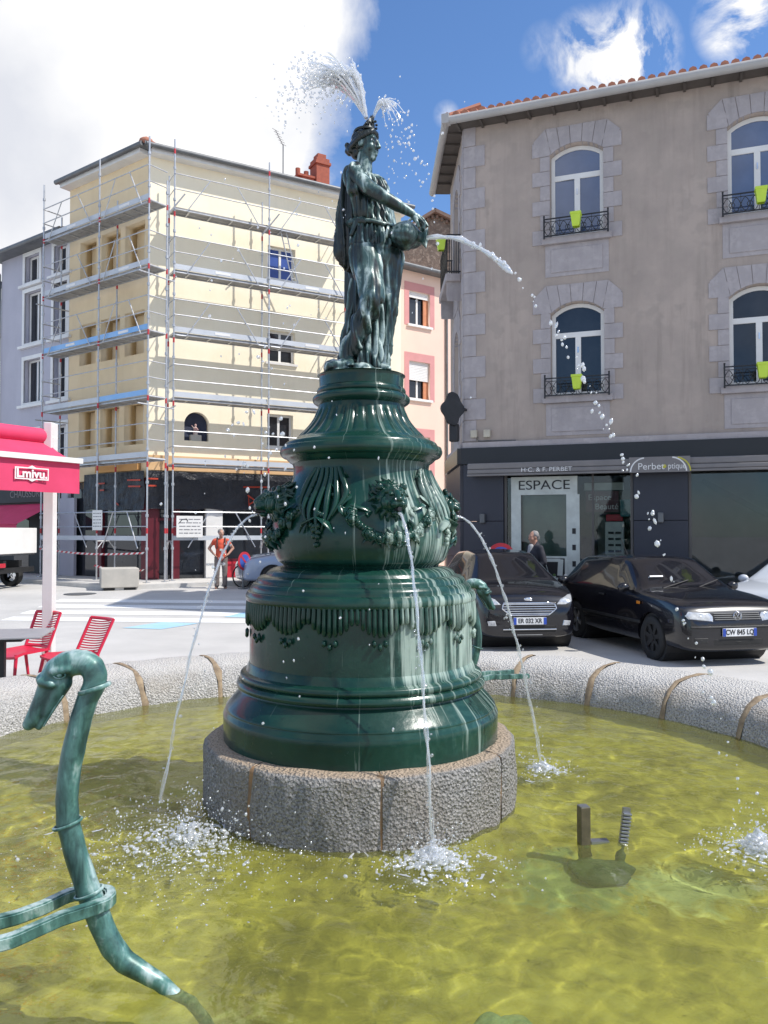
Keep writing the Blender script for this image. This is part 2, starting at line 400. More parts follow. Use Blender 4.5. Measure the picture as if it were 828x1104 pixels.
def water_surface():
    m,nt,out=new_mat('pool_water')
    tc=nd(nt,'TexCoord'); v=tc.outputs['Object']
    n1=nd(nt,'TexNoise',{'Vector':v,'Scale':5,'Detail':3,'Roughness':.5,'Distortion':.8})
    n2=nd(nt,'TexNoise',{'Vector':v,'Scale':19,'Detail':2,'Distortion':.4})
    h=fm(nt,'ADD',n1.outputs[0],fm(nt,'MULTIPLY',n2.outputs[0],.28))
    b=nd(nt,'Bump',{'Height':h,'Strength':.5,'Distance':.03})
    fr=nd(nt,'Fresnel',{'IOR':1.33,'Normal':b.outputs[0]})
    t=nd(nt,'BsdfRefraction',{'Color':(.90,.93,.66,1),'IOR':1.33,'Roughness':0}); g=nd(nt,'BsdfGlossy',{'Color':(1,1,1,1),'Roughness':.03,'Normal':b.outputs[0]})
    d=nd(nt,'BsdfDiffuse',{'Color':(.29,.295,.10,1)})
    a=nd(nt,'MixShader',{0:.20,1:t.outputs[0],2:d.outputs[0]})
    mx=nd(nt,'MixShader',{0:fr.outputs[0],1:a.outputs[0],2:g.outputs[0]}); nt.links.new(mx.outputs[0],out.inputs[0]); return m
M['water']=water_surface()
def pool_bottom():
    m,nt,out=new_mat('algae_pool_floor')
    tc=nd(nt,'TexCoord'); v=tc.outputs['Object']
    n1=nd(nt,'TexNoise',{'Vector':v,'Scale':1.3,'Detail':7,'Roughness':.62,'Distortion':.5})
    n2=nd(nt,'TexNoise',{'Vector':v,'Scale':9,'Detail':4,'Roughness':.6,'Distortion':.8})
    n0=nd(nt,'TexNoise',{'Vector':v,'Scale':.55,'Detail':3})
    k=fm(nt,'ADD',fm(nt,'MULTIPLY',n1.outputs[0],.5),fm(nt,'ADD',fm(nt,'MULTIPLY',n2.outputs[0],.25),fm(nt,'MULTIPLY',n0.outputs[0],.25)))
    col=ramp(nt,k,[(.33,(.10,.09,.032)),(.43,(.27,.245,.065)),(.53,(.50,.46,.12)),(.66,(.63,.60,.24))])
    # pale scoured patch of the floor by the pump
    for (cx_,cy_,rad,c_,am) in ((1.72,-1.10,.34,(.50,.60,.42),.85),(1.10,-1.02,.42,(.20,.30,.20),.8),(.62,-2.45,.22,(.45,.55,.42),.8),(-.55,-2.35,.35,(.42,.48,.34),.6)):
        d=nd(nt,'VectorMath',{0:v,1:(cx_,cy_,-.2)},operation='DISTANCE').outputs['Value']
        f=fm(nt,'ADD',fm(nt,'SUBTRACT',1,fm(nt,'DIVIDE',d,rad)),fm(nt,'MULTIPLY',fm(nt,'SUBTRACT',n2.outputs[0],.5),2.2))
        col=mixc(nt,fm(nt,'MULTIPLY',fm(nt,'MULTIPLY',f,1.6,True),am),col,c_)
    p=nd(nt,'BsdfPrincipled',{'Base Color':col,'Roughness':.9})
    b=nd(nt,'Bump',{'Height':k,'Strength':.6,'Distance':.06}); nt.links.new(b.outputs[0],p.inputs['Normal'])
    nt.links.new(p.outputs[0],out.inputs[0]); return m
M['poolfloor']=pool_bottom()
def spray_mat(name, op=.55):
    m,nt,out=new_mat(name)
    t=nd(nt,'BsdfTransparent',{'Color':(.98,.99,1,1)}); g=nd(nt,'BsdfGlossy',{'Color':(1,1,1,1),'Roughness':.08})
    d=nd(nt,'BsdfDiffuse',{'Color':(.86,.88,.90,1)}); tl=nd(nt,'BsdfTranslucent',{'Color':(.9,.92,.94,1)})
    a=nd(nt,'MixShader',{0:.5,1:d.outputs[0],2:tl.outputs[0]})
    b=nd(nt,'MixShader',{0:.42,1:a.outputs[0],2:g.outputs[0]})
    mx=nd(nt,'MixShader',{0:op,1:t.outputs[0],2:b.outputs[0]}); nt.links.new(mx.outputs[0],out.inputs[0]); return m
M['spray']=spray_mat('white_spray',.66); M['jet']=spray_mat('water_jet',.34); M['foam']=spray_mat('foam',.75)

# ------------------------------------------------------------------ camera, sun, sky
cam=bpy.data.cameras.new('camera'); co=bpy.data.objects.new('camera',cam); COL.objects.link(co); SC.camera=co
cam.sensor_fit='VERTICAL'; cam.sensor_height=36; cam.lens=36*861/1104; cam.clip_end=600; cam.clip_start=.05
co.location=(0,0,1.85); co.rotation_euler=(R(90+1.4),0,0)
SC.view_settings.view_transform='Standard'; SC.view_settings.look='None'; SC.view_settings.exposure=0
SC.cycles.transparent_max_bounces=24
EL=R(52); S=Vector((math.cos(EL)*.957,-math.cos(EL)*.29,math.sin(EL)))
sun=bpy.data.lights.new('sun','SUN'); sun.energy=5.0; sun.angle=R(.53); sun.color=(1,.955,.89)
so=bpy.data.objects.new('sun',sun); COL.objects.link(so); sun.cycles.is_caustics_light=True; so.rotation_euler=(-S).to_track_quat('-Z','Y').to_euler()
W=bpy.data.worlds.new('World'); SC.world=W; W.use_nodes=True
def sky():
    nt=W.node_tree; nt.nodes.clear(); out=nt.nodes.new('ShaderNodeOutputWorld')
    st=nt.nodes.new('ShaderNodeTexSky'); st.sky_type='NISHITA'; st.sun_disc=False
    st.sun_elevation=EL; st.sun_rotation=math.atan2(S.x,S.y); st.altitude=800; st.air_density=1.0; st.dust_density=.6; st.ozone_density=1.6
    tc=nd(nt,'TexCoord'); v=tc.outputs['Generated']
    def px(x,y): return Vector(((x-414)/861,1,(573-y)/861)).normalized()
    n1=nd(nt,'TexNoise',{'Vector':v,'Scale':5.5,'Detail':9,'Roughness':.58,'Distortion':.3})
    n2=nd(nt,'TexNoise',{'Vector':v,'Scale':3.2,'Detail':5,'Roughness':.5})
    n6=nd(nt,'TexNoise',{'Vector':v,'Scale':17,'Detail':8,'Roughness':.6,'Distortion':.5})
    dens=None
    for (x,y,rad,amp,nz) in ((105,60,.275,1.9,1.0),(245,135,.12,1.5,.9),(20,270,.18,1.5,1.0),(318,205,.07,.5,1.0),(676,58,.062,1.3,1.1),(632,48,.045,1.0,1.2),(590,44,.028,.5,1.2),(812,4,.055,1.1,1.1),(482,118,.016,.6,1.2)):
        c=px(x,y)
        d=nd(nt,'VectorMath',{0:v,1:c},operation='DISTANCE').outputs['Value']
        m=fm(nt,'MULTIPLY',fm(nt,'SUBTRACT',1,fm(nt,'DIVIDE',d,rad)),amp)
        if rad>=.12: m=fm(nt,'MULTIPLY',fm(nt,'ADD',m,fm(nt,'MULTIPLY',fm(nt,'SUBTRACT',n1.outputs[0],.5),nz*1.5)),2.6,True)
        else: m=fm(nt,'MULTIPLY',fm(nt,'MULTIPLY',fm(nt,'MAXIMUM',m,0),fm(nt,'SUBTRACT',n6.outputs[0],.42),True),9*amp,True)
        dens=m if dens is None else fm(nt,'MAXIMUM',dens,m)
    # unseen clouds behind the camera, added as white fill light
    g=fm(nt,'MULTIPLY',fm(nt,'SUBTRACT',n2.outputs[0],.43),6,True)
    beh=fm(nt,'MULTIPLY',fm(nt,'SUBTRACT',.25,nd(nt,'SeparateXYZ',{0:v}).outputs[1]),4,True)
    dens=fm(nt,'MAXIMUM',dens,fm(nt,'MULTIPLY',g,beh))
    n3=nd(nt,'TexNoise',{'Vector':v,'Scale':4,'Detail':6})
    cc=ramp(nt,n3.outputs[0],[(.34,(5.2,5.35,5.8)),(.54,(7.0,7.0,7.05))])
    sk=mixc(nt,1,st.outputs[0],(.86,1.10,1.36),'MULTIPLY')
    mix=mixc(nt,dens,sk,cc)
    bg=nd(nt,'Background',{'Color':mix,'Strength':.15}); nt.links.new(bg.outputs[0],out.inputs[0])
sky()
def P(x,y,Y):
    """point at depth Y seen under pixel (x, y)"""
    p=R(1.4); u=(x-414)/861; v=(552-y)/861
    f=math.cos(p)-v*math.sin(p); k=Y/f
    return Vector((u*k, Y, 1.85+(math.sin(p)+v*math.cos(p))*k))

# ------------------------------------------------------------------ ground, pool
CX,CY=-.15,5.27
def gz(x,y): return .22*sm(14.5,25,y)
def ground():
    rs=[3.9,4.3,5,6,7,8,9,10,11,12,13,14,15,16,17,18,19,20,21,22,23,24,26,28,32,40,60,100,250]; n=120
    vs=[];fs=[]
    for r in rs:
        for k in range(n):
            x=CX+r*math.sin(2*PI*k/n); y=CY+r*math.cos(2*PI*k/n); vs.append((x,y,gz(x,y)))
    for i in range(len(rs)-1):
        for k in range(n): fs.append([i*n+k,i*n+(k+1)%n,(i+1)*n+(k+1)%n,(i+1)*n+k])
    b=MB(); b._add(vs,fs); o=b.build('ground',M['plaza'],smooth=180); tag(o,kind='structure')
ground()
def flat_patch(poly, dz, name, mat, nx=12):
    """painted quad laid over the ground (follows its slope)"""
    a,b_,c,d=[Vector(p) for p in poly]; vs=[];fs=[]
    for i in range(nx+1):
        for j in range(nx+1):
            u=i/nx;w=j/nx; p=(a*(1-u)+b_*u)*(1-w)+(d*(1-u)+c*u)*w; vs.append((p.x,p.y,gz(p.x,p.y)+dz))
    for i in range(nx):
        for j in range(nx): fs.append([i*(nx+1)+j,(i+1)*(nx+1)+j,(i+1)*(nx+1)+j+1,i*(nx+1)+j+1])
    m=MB(); m._add(vs,fs); o=m.build(name,mat); return o
for k,(y0,y1) in enumerate(((19.6,20.2),(18.5,19.1),(17.4,18.0),(16.3,16.9))):
    x0=-8.2+.1*k; x1=-2.6-.05*k
    tag(flat_patch([(x0,y0+.15,0),(x1,y0-.25,0),(x1,y1-.25,0),(x0,y1+.15,0)],.006,'crosswalk',M['mark']),kind='structure')
tag(flat_patch([(-5.0,15.3,0),(-4.2,15.1,0),(-3.7,16.0,0),(-4.5,16.2,0)],.007,'road_marking',M['bluepaint'],4),kind='structure')
tag(flat_patch([(-3.4,17.0,0),(-2.5,16.8,0),(-2.1,17.9,0),(-3.0,18.1,0)],.007,'road_marking',M['bluepaint'],4),kind='structure')
# round iron cover in the road
b=MB(); b.lathe([(.42,0),(.42,.004),(.38,.006),(.0001,.006)],32,cap=False)
o=b.build('manhole_cover',M['zinc']); o.location=(-8.2,21.6,gz(-8.2,21.6)+.004); tag(o,'round iron manhole cover set in the road left of the white crossing stripes','manhole cover')

# fountain basin: a ring of granite blocks with wide mortar joints
basin=thing('fountain_basin','low round fountain basin of rough grey granite blocks with brown mortar joints','fountain basin',(CX,CY,0))
RIMP=[(3.32,-.24),(3.335,.06),(3.35,.18),(3.39,.30),(3.47,.40),(3.60,.465),(3.78,.49),(4.0,.49),(4.12,.475),(4.19,.43),(4.21,.30),(4.21,-.02),(3.32,-.24)]
NB=27
def wob(r,z,a,k): return .014*noise.noise(Vector((r*3,z*6,a*9+k)))+.010*noise.noise(Vector((r*9,z*14,a*34+k)))
for k in range(NB):
    a0=2*PI*(k-.035)/NB; a1=2*PI*(k+.965)/NB; g=.007; n=26; vs=[];fs=[]; m=len(RIMP)-1
    for i in range(n+1):
        a=a0+g+(a1-a0-2*g)*i/n
        e=min(i,n-i); ins=.010*max(0,1-e/1.6)**1.3
        for j,(r,z) in enumerate(RIMP[:-1]):
            cr,cz=3.75,.15; dr=r-cr; dz_=z-cz; L=math.hypot(dr,dz_)
            q=wob(r,z,a,k*7.3)-ins
            rr=r+dr/L*q; zz=z+dz_/L*q
            vs.append((rr*math.sin(a),rr*math.cos(a),zz))
    for i in range(n):
        for j in range(m): fs.append([i*m+j,i*m+(j+1)%m,(i+1)*m+(j+1)%m,(i+1)*m+j])
    fs.append(list(range(m))); fs.append([n*m+j for j in range(m)][::-1])
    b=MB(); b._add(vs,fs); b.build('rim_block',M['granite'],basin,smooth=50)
    # mortar joint
    vs=[];fs=[]
    for i in range(5):
        for j,(r,z) in enumerate(RIMP[:-1]):
            wv=.014+.010*noise.noise(Vector((r*5,z*8,k*3.1)))
            a=a0+(i-2)/2*wv*3.6/ r*.55 + .006*noise.noise(Vector((r*6,z*9,k*5.7)))
            dr=r-3.75; dz_=z-.15; L=math.hypot(dr,dz_); q=.002-.004*abs(i-2)+.006*noise.noise(Vector((r*20,z*20,i)))
            vs.append(((r+dr/L*q)*math.sin(a),(r+dr/L*q)*math.cos(a),z+dz_/L*q))
    for i in range(4):
        for j in range(m): fs.append([i*m+j,i*m+(j+1)%m,(i+1)*m+(j+1)%m,(i+1)*m+j])
    b=MB(); b._add(vs,fs); b.build('mortar_joint',M['mortar'],basin,smooth=60)
def pool():
    b=MB(); b.lathe([(3.7,-.16),(2.6,-.2),(1.5,-.2),(1.25,-.12),(1.04,.06),(.98,.10)],72,cap=False)
    o=b.build('pool_floor',M['poolfloor'],smooth=180); o.location=(CX,CY,0); tag(o,kind='structure'); o.cycles.is_caustics_receiver=True
    # water surface with ring waves round the splashes
    src=[(-1.38,-.45,1.0),(.42,-1.2,.9),(1.24,.47,.8),(2.15,-.99,1.0),(-.74,-2.2,.35),(.82,-.9,.25)]
    nr,na=170,440; vs=[(0,0,.15)];fs=[]
    for i in range(1,nr+1):
        r=3.45*i/nr
        for k in range(na):
            a=2*PI*k/na; x=r*math.sin(a); y=r*math.cos(a); z=.15
            for (sx,sy,am) in src:
                d=math.hypot(x-sx,y-sy)+.12*noise.noise(Vector((x*2,y*2,sx)))
                z+=am*.007*math.sin(d*26)*math.exp(-d*1.5)
            z+=.008*noise.noise(Vector((x*2.6,y*2.6,1.3)))+.0070*noise.noise(Vector((x*6.5,y*6.5,4.3)))+.0030*noise.noise(Vector((x*15,y*15,2.3)))
            vs.append((x,y,z))
    for k in range(na): fs.append([0,1+k,1+(k+1)%na])
    for i in range(nr-1):
        for k in range(na): fs.append([1+i*na+k,1+(i+1)*na+k,1+(i+1)*na+(k+1)%na,1+i*na+(k+1)%na])
    b=MB(); b._add(vs,fs); o=b.build('water',M['water'],smooth=180); o.location=(CX,CY,0); tag(o,kind='structure'); o.cycles.is_caustics_caster=True
pool()
# ------------------------------------------------------------------ fountain column
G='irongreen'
col_=thing('fountain_column','dark green cast iron fountain column with lion heads on a granite plinth in the pool','fountain',(CX,CY,0))
# plinth in four stones
def plinth():
    n=28
    angs=[-37,8,58,140,232]     # joint angles from the front, towards the right
    for q in range(4):
        a0=R(angs[q]); a1=R(angs[q+1])
        if q==3: a1=R(angs[0]+360)
        prof=[(.6,.545),(.90,.543),(.972,.537),(.994,.520),(1.0,.485),(1.005,.3),(1.0,.15),(.99,-.25)]
        vs=[];fs=[]; m=len(prof); N=int(n*(a1-a0)/1.2)+8
        for i in range(N+1):
            a=a0+.005+(a1-a0-.01)*i/N; e=min(i,N-i); ins=.012*max(0,1-e/1.5)**1.3
            for j,(r,z) in enumerate(prof):
                q_=(.018*noise.noise(Vector((a*7,z*7,q)))+.012*noise.noise(Vector((a*22,z*22,q)))-ins) if j>1 else 0
                rr=r+q_; vs.append((rr*math.sin(a),-rr*math.cos(a),z+(.006*noise.noise(Vector((a*5,r*9,2))) if 0<j<4 else 0)-(ins*.5 if j>1 else 0)))
        for i in range(N):
            for j in range(m-1): fs.append([i*m+j,i*m+j+1,(i+1)*m+j+1,(i+1)*m+j])
        b=MB(); b._add(vs,fs); b.build('plinth_stone',M['plinthstone'],col_,smooth=60)
        # stained joint
        vs=[];fs=[]
        for i in range(5):
            for j,(r,z) in enumerate(prof[1:]):
                a=a0+(i-2)/2*(.021+.012*noise.noise(Vector((z*9,q,3))))+.012*noise.noise(Vector((z*7,q,0)))
                rr=r-.012-.008*abs(i-2)*0+.008*noise.noise(Vector((a*60,z*30,1)))
                vs.append((rr*math.sin(a),-rr*math.cos(a),z-.004))
        mm=len(prof)-1
        for i in range(4):
            for j in range(mm-1): fs.append([i*mm+j,i*mm+j+1,(i+1)*mm+j+1,(i+1)*mm+j])
        b=MB(); b._add(vs,fs); b.build('stained_joint',M['stain'],col_,smooth=60)
    b=MB(); b.lathe([(.98,-.25),(.975,.1),(.97,.44),(.93,.5),(.01,.52)],64); b.build('plinth_core',M['stain'],col_,smooth=40)
plinth()
def rp(prof,n=4):
    """round a profile with a Catmull-Rom curve through its points; duplicated points stay sharp"""
    out=[]
    for i in range(len(prof)-1):
        p0=prof[max(i-1,0)];p1=prof[i];p2=prof[i+1];p3=prof[min(i+2,len(prof)-1)]
        if p1==p2: out.append(p1); continue
        for k in range(n):
            t=k/n
            out.append(tuple(.5*((2*p1[c])+(-p0[c]+p2[c])*t+(2*p0[c]-5*p1[c]+4*p2[c]-p3[c])*t*t+(-p0[c]+3*p1[c]-3*p2[c]+p3[c])*t**3) for c in (0,1)))
    out.append(prof[-1]); 
    res=[out[0]]
    for p in out[1:]:
        if math.hypot(p[0]-res[-1][0],p[1]-res[-1][1])>1e-4: res.append(p)
    return res
# base mouldings
base=[(.885,.535),(.885,.535),(.888,.70),(.888,.70),(.872,.735),(.872,.735),(.868,.75),(.825,.80),(.782,.845),(.775,.86),(.775,.86),(.80,.868),(.805,.89),(.792,.91),(.792,.91),(.775,.915),(.775,.915),(.785,.93),(.778,.955),(.745,.97),(.745,.97),(.735,1.0),(.726,1.02),(.726,1.02)]
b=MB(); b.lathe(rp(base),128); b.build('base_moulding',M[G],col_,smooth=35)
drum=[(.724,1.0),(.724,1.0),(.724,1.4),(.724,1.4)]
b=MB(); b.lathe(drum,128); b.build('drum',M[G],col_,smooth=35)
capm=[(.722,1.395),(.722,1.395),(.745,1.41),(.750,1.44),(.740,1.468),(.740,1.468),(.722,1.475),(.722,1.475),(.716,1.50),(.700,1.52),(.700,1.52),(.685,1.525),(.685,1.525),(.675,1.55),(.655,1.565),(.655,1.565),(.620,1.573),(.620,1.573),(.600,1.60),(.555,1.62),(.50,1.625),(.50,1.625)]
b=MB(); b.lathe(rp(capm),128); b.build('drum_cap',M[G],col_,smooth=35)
# fringe under the drum cap: hanging tassels in scallops
b=MB(); NT=144
for k in range(NT):
    a=2*PI*k/NT; ph=(k%9)/9.0; L=.070+.095*math.sin(PI*(ph*.999+.05))**.8
    r=.735; x=r*math.sin(a); y=-r*math.cos(a)
    top=1.41
    pts=[(x,y,top),(x*1.006,y*1.006,top-L*.5),(x*1.004,y*1.004,top-L*.85),(x*.995,y*.995,top-L)]
    b.tube(pts,[.012,.0135,.0145,.006],6)
for k in range(16):
    a=2*PI*(k*9+4.0)/NT; 
    for t in (-.045,0,.045):
        aa=a+t; b.ell((.74*math.sin(aa),-.74*math.cos(aa),1.19+abs(t)*.45),(.014,.014,.022),sub=1)
b.build('fringe',M[G],col_,smooth=60)
# urn
URN=[(.50,1.615),(.515,1.64),(.545,1.66),(.565,1.70),(.582,1.76),(.588,1.83),(.575,1.92),(.545,2.0),(.505,2.07),(.470,2.14),(.450,2.20),(.445,2.26),(.455,2.30)]
UZ=[p[1] for p in URN]; UR=[p[0] for p in URN]
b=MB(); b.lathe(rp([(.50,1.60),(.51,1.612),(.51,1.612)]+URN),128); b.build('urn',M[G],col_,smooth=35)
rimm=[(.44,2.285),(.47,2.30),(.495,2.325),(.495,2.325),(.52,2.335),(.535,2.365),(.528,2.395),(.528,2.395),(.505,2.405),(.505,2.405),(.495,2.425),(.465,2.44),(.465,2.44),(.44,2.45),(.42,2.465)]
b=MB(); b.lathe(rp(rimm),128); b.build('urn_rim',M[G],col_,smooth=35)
def flute(r,z,a):
    k=sm(2.44,2.49,z)*(1-sm(2.62,2.66,z)); return r*(1-.0+k*.042*(abs(math.cos(a*14))**.6-.55))
sk=[(.425,2.455),(.408,2.475),(.372,2.51),(.338,2.55),(.312,2.59),(.295,2.63),(.285,2.67),(.283,2.69)]
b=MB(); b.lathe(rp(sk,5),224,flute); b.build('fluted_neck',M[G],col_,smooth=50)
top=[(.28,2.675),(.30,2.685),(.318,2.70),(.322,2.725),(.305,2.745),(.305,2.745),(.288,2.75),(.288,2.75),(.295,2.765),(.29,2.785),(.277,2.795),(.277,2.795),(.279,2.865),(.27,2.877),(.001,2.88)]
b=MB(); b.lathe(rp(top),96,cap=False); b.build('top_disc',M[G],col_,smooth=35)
# little acanthus leaf clumps that sit in the flutes on one side
def ur(z): return interp(z,UZ,UR)
def on_urn(a,z,off=0):
    r=ur(z)+off; return Vector((r*math.sin(a),-r*math.cos(a),z))
def rotA(a): return Euler((0,0,a))
# lion heads (local frame: -y looks out)
def lion():
    pr=[]
    E=lambda c,r,e=None: pr.append(('e',Vector(c),r,e))
    E((0,.02,0),(.095,.075,.11)); E((0,-.045,-.005),(.070,.058,.080)); E((0,-.105,-.035),(.046,.048,.036)); E((0,-.145,-.016),(.028,.018,.018))
    for s in (-1,1):
        E((s*.024,-.125,-.046),(.027,.028,.022)); E((s*.060,-.05,-.02),(.03,.035,.045)); E((s*.036,-.096,.026),(.017,.012,.012))
        pr.append(('c',Vector((s*.012,-.088,.060)),.019,Vector((s*.058,-.072,.046)),.015)); E((s*.082,-.02,.088),(.026,.018,.026)); 
    E((0,-.085,-.095),(.036,.030,.018))
    pr.append(('c',Vector((0,-.075,.055)),.022,Vector((0,-.135,-.004)),.020))
    pr[:]=[(p[0],p[1]*1.16+Vector((0,-.030,.0)),tuple(k*1.16 for k in p[2]),p[3]) if p[0]=='e' else ('c',p[1]*1.16+Vector((0,-.030,0)),p[2]*1.16,p[3]*1.16+Vector((0,-.030,0)),p[4]*1.16) for p in pr]
    random.seed(3)
    for ring,(rr,n,y0,L) in enumerate(((.100,15,-.045,.055),(.112,19,.0,.075),(.120,17,.035,.085))):
        for k in range(n):
            a=2*PI*(k+.5*ring+random.uniform(-.15,.15))/n; ca,sa=math.sin(a),math.cos(a); l=L*random.uniform(.85,1.2)
            if sa<-.8: l*=1.25
            p=Vector((ca*(rr-.03)*.92,y0-.012,sa*(rr-.03)*1.06)); q=Vector((ca*(rr+l)*.90,y0+.055,sa*(rr+l)*1.08-.02))
            sw_=Vector((sa,0,-ca))*.020*random.choice((-1,1)); mid=(p+q)/2+sw_+Vector((0,-.010,0))
            pr.append(('c',p,.015,mid,.0165)); pr.append(('c',mid,.0165,q-sw_*.5,.006))
    return blob(pr,.0055,1)
lion_me=lion()
LA=[R(20),R(110),R(200),R(290)]
for a in LA:
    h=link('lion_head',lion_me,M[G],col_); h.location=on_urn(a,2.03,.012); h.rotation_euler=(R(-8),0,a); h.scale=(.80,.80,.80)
    b=MB(); b.tube([(0,-.11,-.085),(0,-.195,-.090)],.016,12); 
    sp=b.build('spout',M['iron'],h,smooth=40)
# garlands with flower clusters, ribbons and hanging acanthus between the heads
def flower(b,p,nrm,s):
    t=nrm.cross(Vector((0,0,1))).normalized(); u=nrm.cross(t)
    for rr_,hh,th in ((.78,.05,.26),(.42,.28,.22)): b.tube([p+(t*math.cos(a)+u*math.sin(a))*s*rr_*(1+.16*math.cos(5*a))+nrm*s*hh for a in [2*PI*k/20 for k in range(21)]],s*th,6)
    b.ell(p+nrm*s*.2,(s*.5,)*3,sub=2)
for q,a0 in enumerate(LA):
    b=MB(); random.seed(20+q)
    N=40
    for k in range(N+1):
        t=k/N*2-1; a=a0+t*R(37); z=1.80+.27*abs(t)**1.7; th=.016+.018*math.exp(-(t*2.2)**2)+.010*math.exp(-((abs(t)-.62)*9)**2)
        p=on_urn(a,z,.018)
        b.ell(p,(th,th,th),sub=1)
        if k%2==0 and (abs(t)<.42 or abs(abs(t)-.64)<.1):
            for _ in range(1):
                aa=a+random.uniform(-.04,.04); zz=z+random.uniform(-.03,.03); pp=on_urn(aa,zz,.03+random.uniform(0,.018)); nn=Vector((math.sin(aa),-math.cos(aa),0))
                flower(b,pp,nn,random.uniform(.026,.040))
    for _ in range(20):     # leaves poking out of the bunch
        t=random.gauss(0,.30); a=a0+t*R(37); z=1.80+.27*abs(t)**1.7; p=on_urn(a,z,.02); e=on_urn(a+random.uniform(-.12,.12),z+random.choice((-1,1))*random.uniform(.05,.085),.012)
        m_=(p+e)/2+Vector((math.sin(a),-math.cos(a),0))*.015
        b.tube([p,m_,e],[.012,.02,.003],6,flat=(1.2,.5))
    b.build('garland',M[G],col_,smooth=60)
    # fluttering ribbons
    b=MB()
    for s in (-1,1):
        for (da,z0,z1,w) in ((30,2.07,1.93,.016),(20,2.02,1.95,.013),(37,2.1,2.2,.015)):
            pts=[]
            for k in range(9):
                t=k/8; pts.append(on_urn(a0+s*R(da+7*math.sin(t*5+da)*.6-4*t),z0+(z1-z0)*t,.014+.012*math.sin(t*7)))
            b.tube(pts,[w*(.7+.5*math.sin(k*1.3)**2) for k in range(9)],6,flat=(1.3,.45))
    b.build('ribbon',M[G],col_,smooth=60)
    # hanging acanthus swag between this head and the next
    am=a0+R(45); b=MB()
    for k in range(-3,4):
        pts=[];rr=[]
        for i in range(12):
            t=i/11; z=2.24-.30*t-(.05*(3-abs(k))*t); a=am+R(k*(3.2+2.2*math.sin(t*PI)))+.012*math.sin(t*9+k)
            pts.append(on_urn(a,z,.014+.016*math.sin(t*PI))); rr.append(.014*(1-.75*t)+.010*math.sin(t*PI))
        b.tube(pts,rr,7)
    for i in range(10):
        t=random.random(); a=am+R(random.uniform(-5,5)*(1-t)); z=1.96-.19*t; b.ell(on_urn(a,z,.028*(1-t*.5)),(.020,.020,.020),sub=1)
    for s in (-1,1):
        b.tube([on_urn(am,1.94,.02),on_urn(am+s*R(7),1.90,.045),on_urn(am+s*R(11),1.84,.02)],[.016,.03,.004],7,flat=(1.2,.4))
    b.build('acanthus_swag',M[G],col_,smooth=60)

# ------------------------------------------------------------------ bronze statue
st=thing('statue','bronze statue of a robed woman pouring from a jug on top of the green column','statue',(CX,CY,2.876))
V=Vector
def head_prims(c,yaw,s=1.0,pitch=0):
    Mx=Matrix.Translation(c)@Euler((0,pitch,yaw)).to_matrix().to_4x4()
    rt=Euler((0,pitch,yaw))
    L=[('e',(-.012,0,.030),(.094,.074,.092)),('e',(.028,0,-.018),(.064,.060,.098)),('e',(.056,0,-.098),(.030,.030,.024)),
       ('c',(.086,0,.022),.011,(.110,0,-.028),.014),('c',(.072,-.036,.030),.018,(.072,.036,.030),.018),
       ('e',(.082,.0,-.060),(.018,.024,.008)),('e',(.080,0,-.078),(.018,.022,.010)),('e',(.035,0,-.06),(.05,.045,.05))]
    for sgn in (-1,1):
        L+=[('e',(.073,sgn*.031,.004),(.016,.018,.011)),('e',(.056,sgn*.036,-.032),(.030,.026,.032)),('e',(-.004,sgn*.073,-.006),(.020,.012,.032)),('e',(.104,sgn*.012,-.032),(.010,.009,.008))]
    out=[]
    for p in L:
        if p[0]=='e': out.append(('e',Mx@V([k*s for k in p[1]]),tuple(k*s for k in p[2]),rt))
        else: out.append(('c',Mx@V([k*s for k in p[1]]),p[2]*s,Mx@V([k*s for k in p[3]]),p[4]*s))
    return out,Mx
HC=V((.028,0,1.548)); YAW=R(-26)
hp,HM=head_prims(HC,YAW,.93,R(2))
hand=V((.352,-.17,.985))
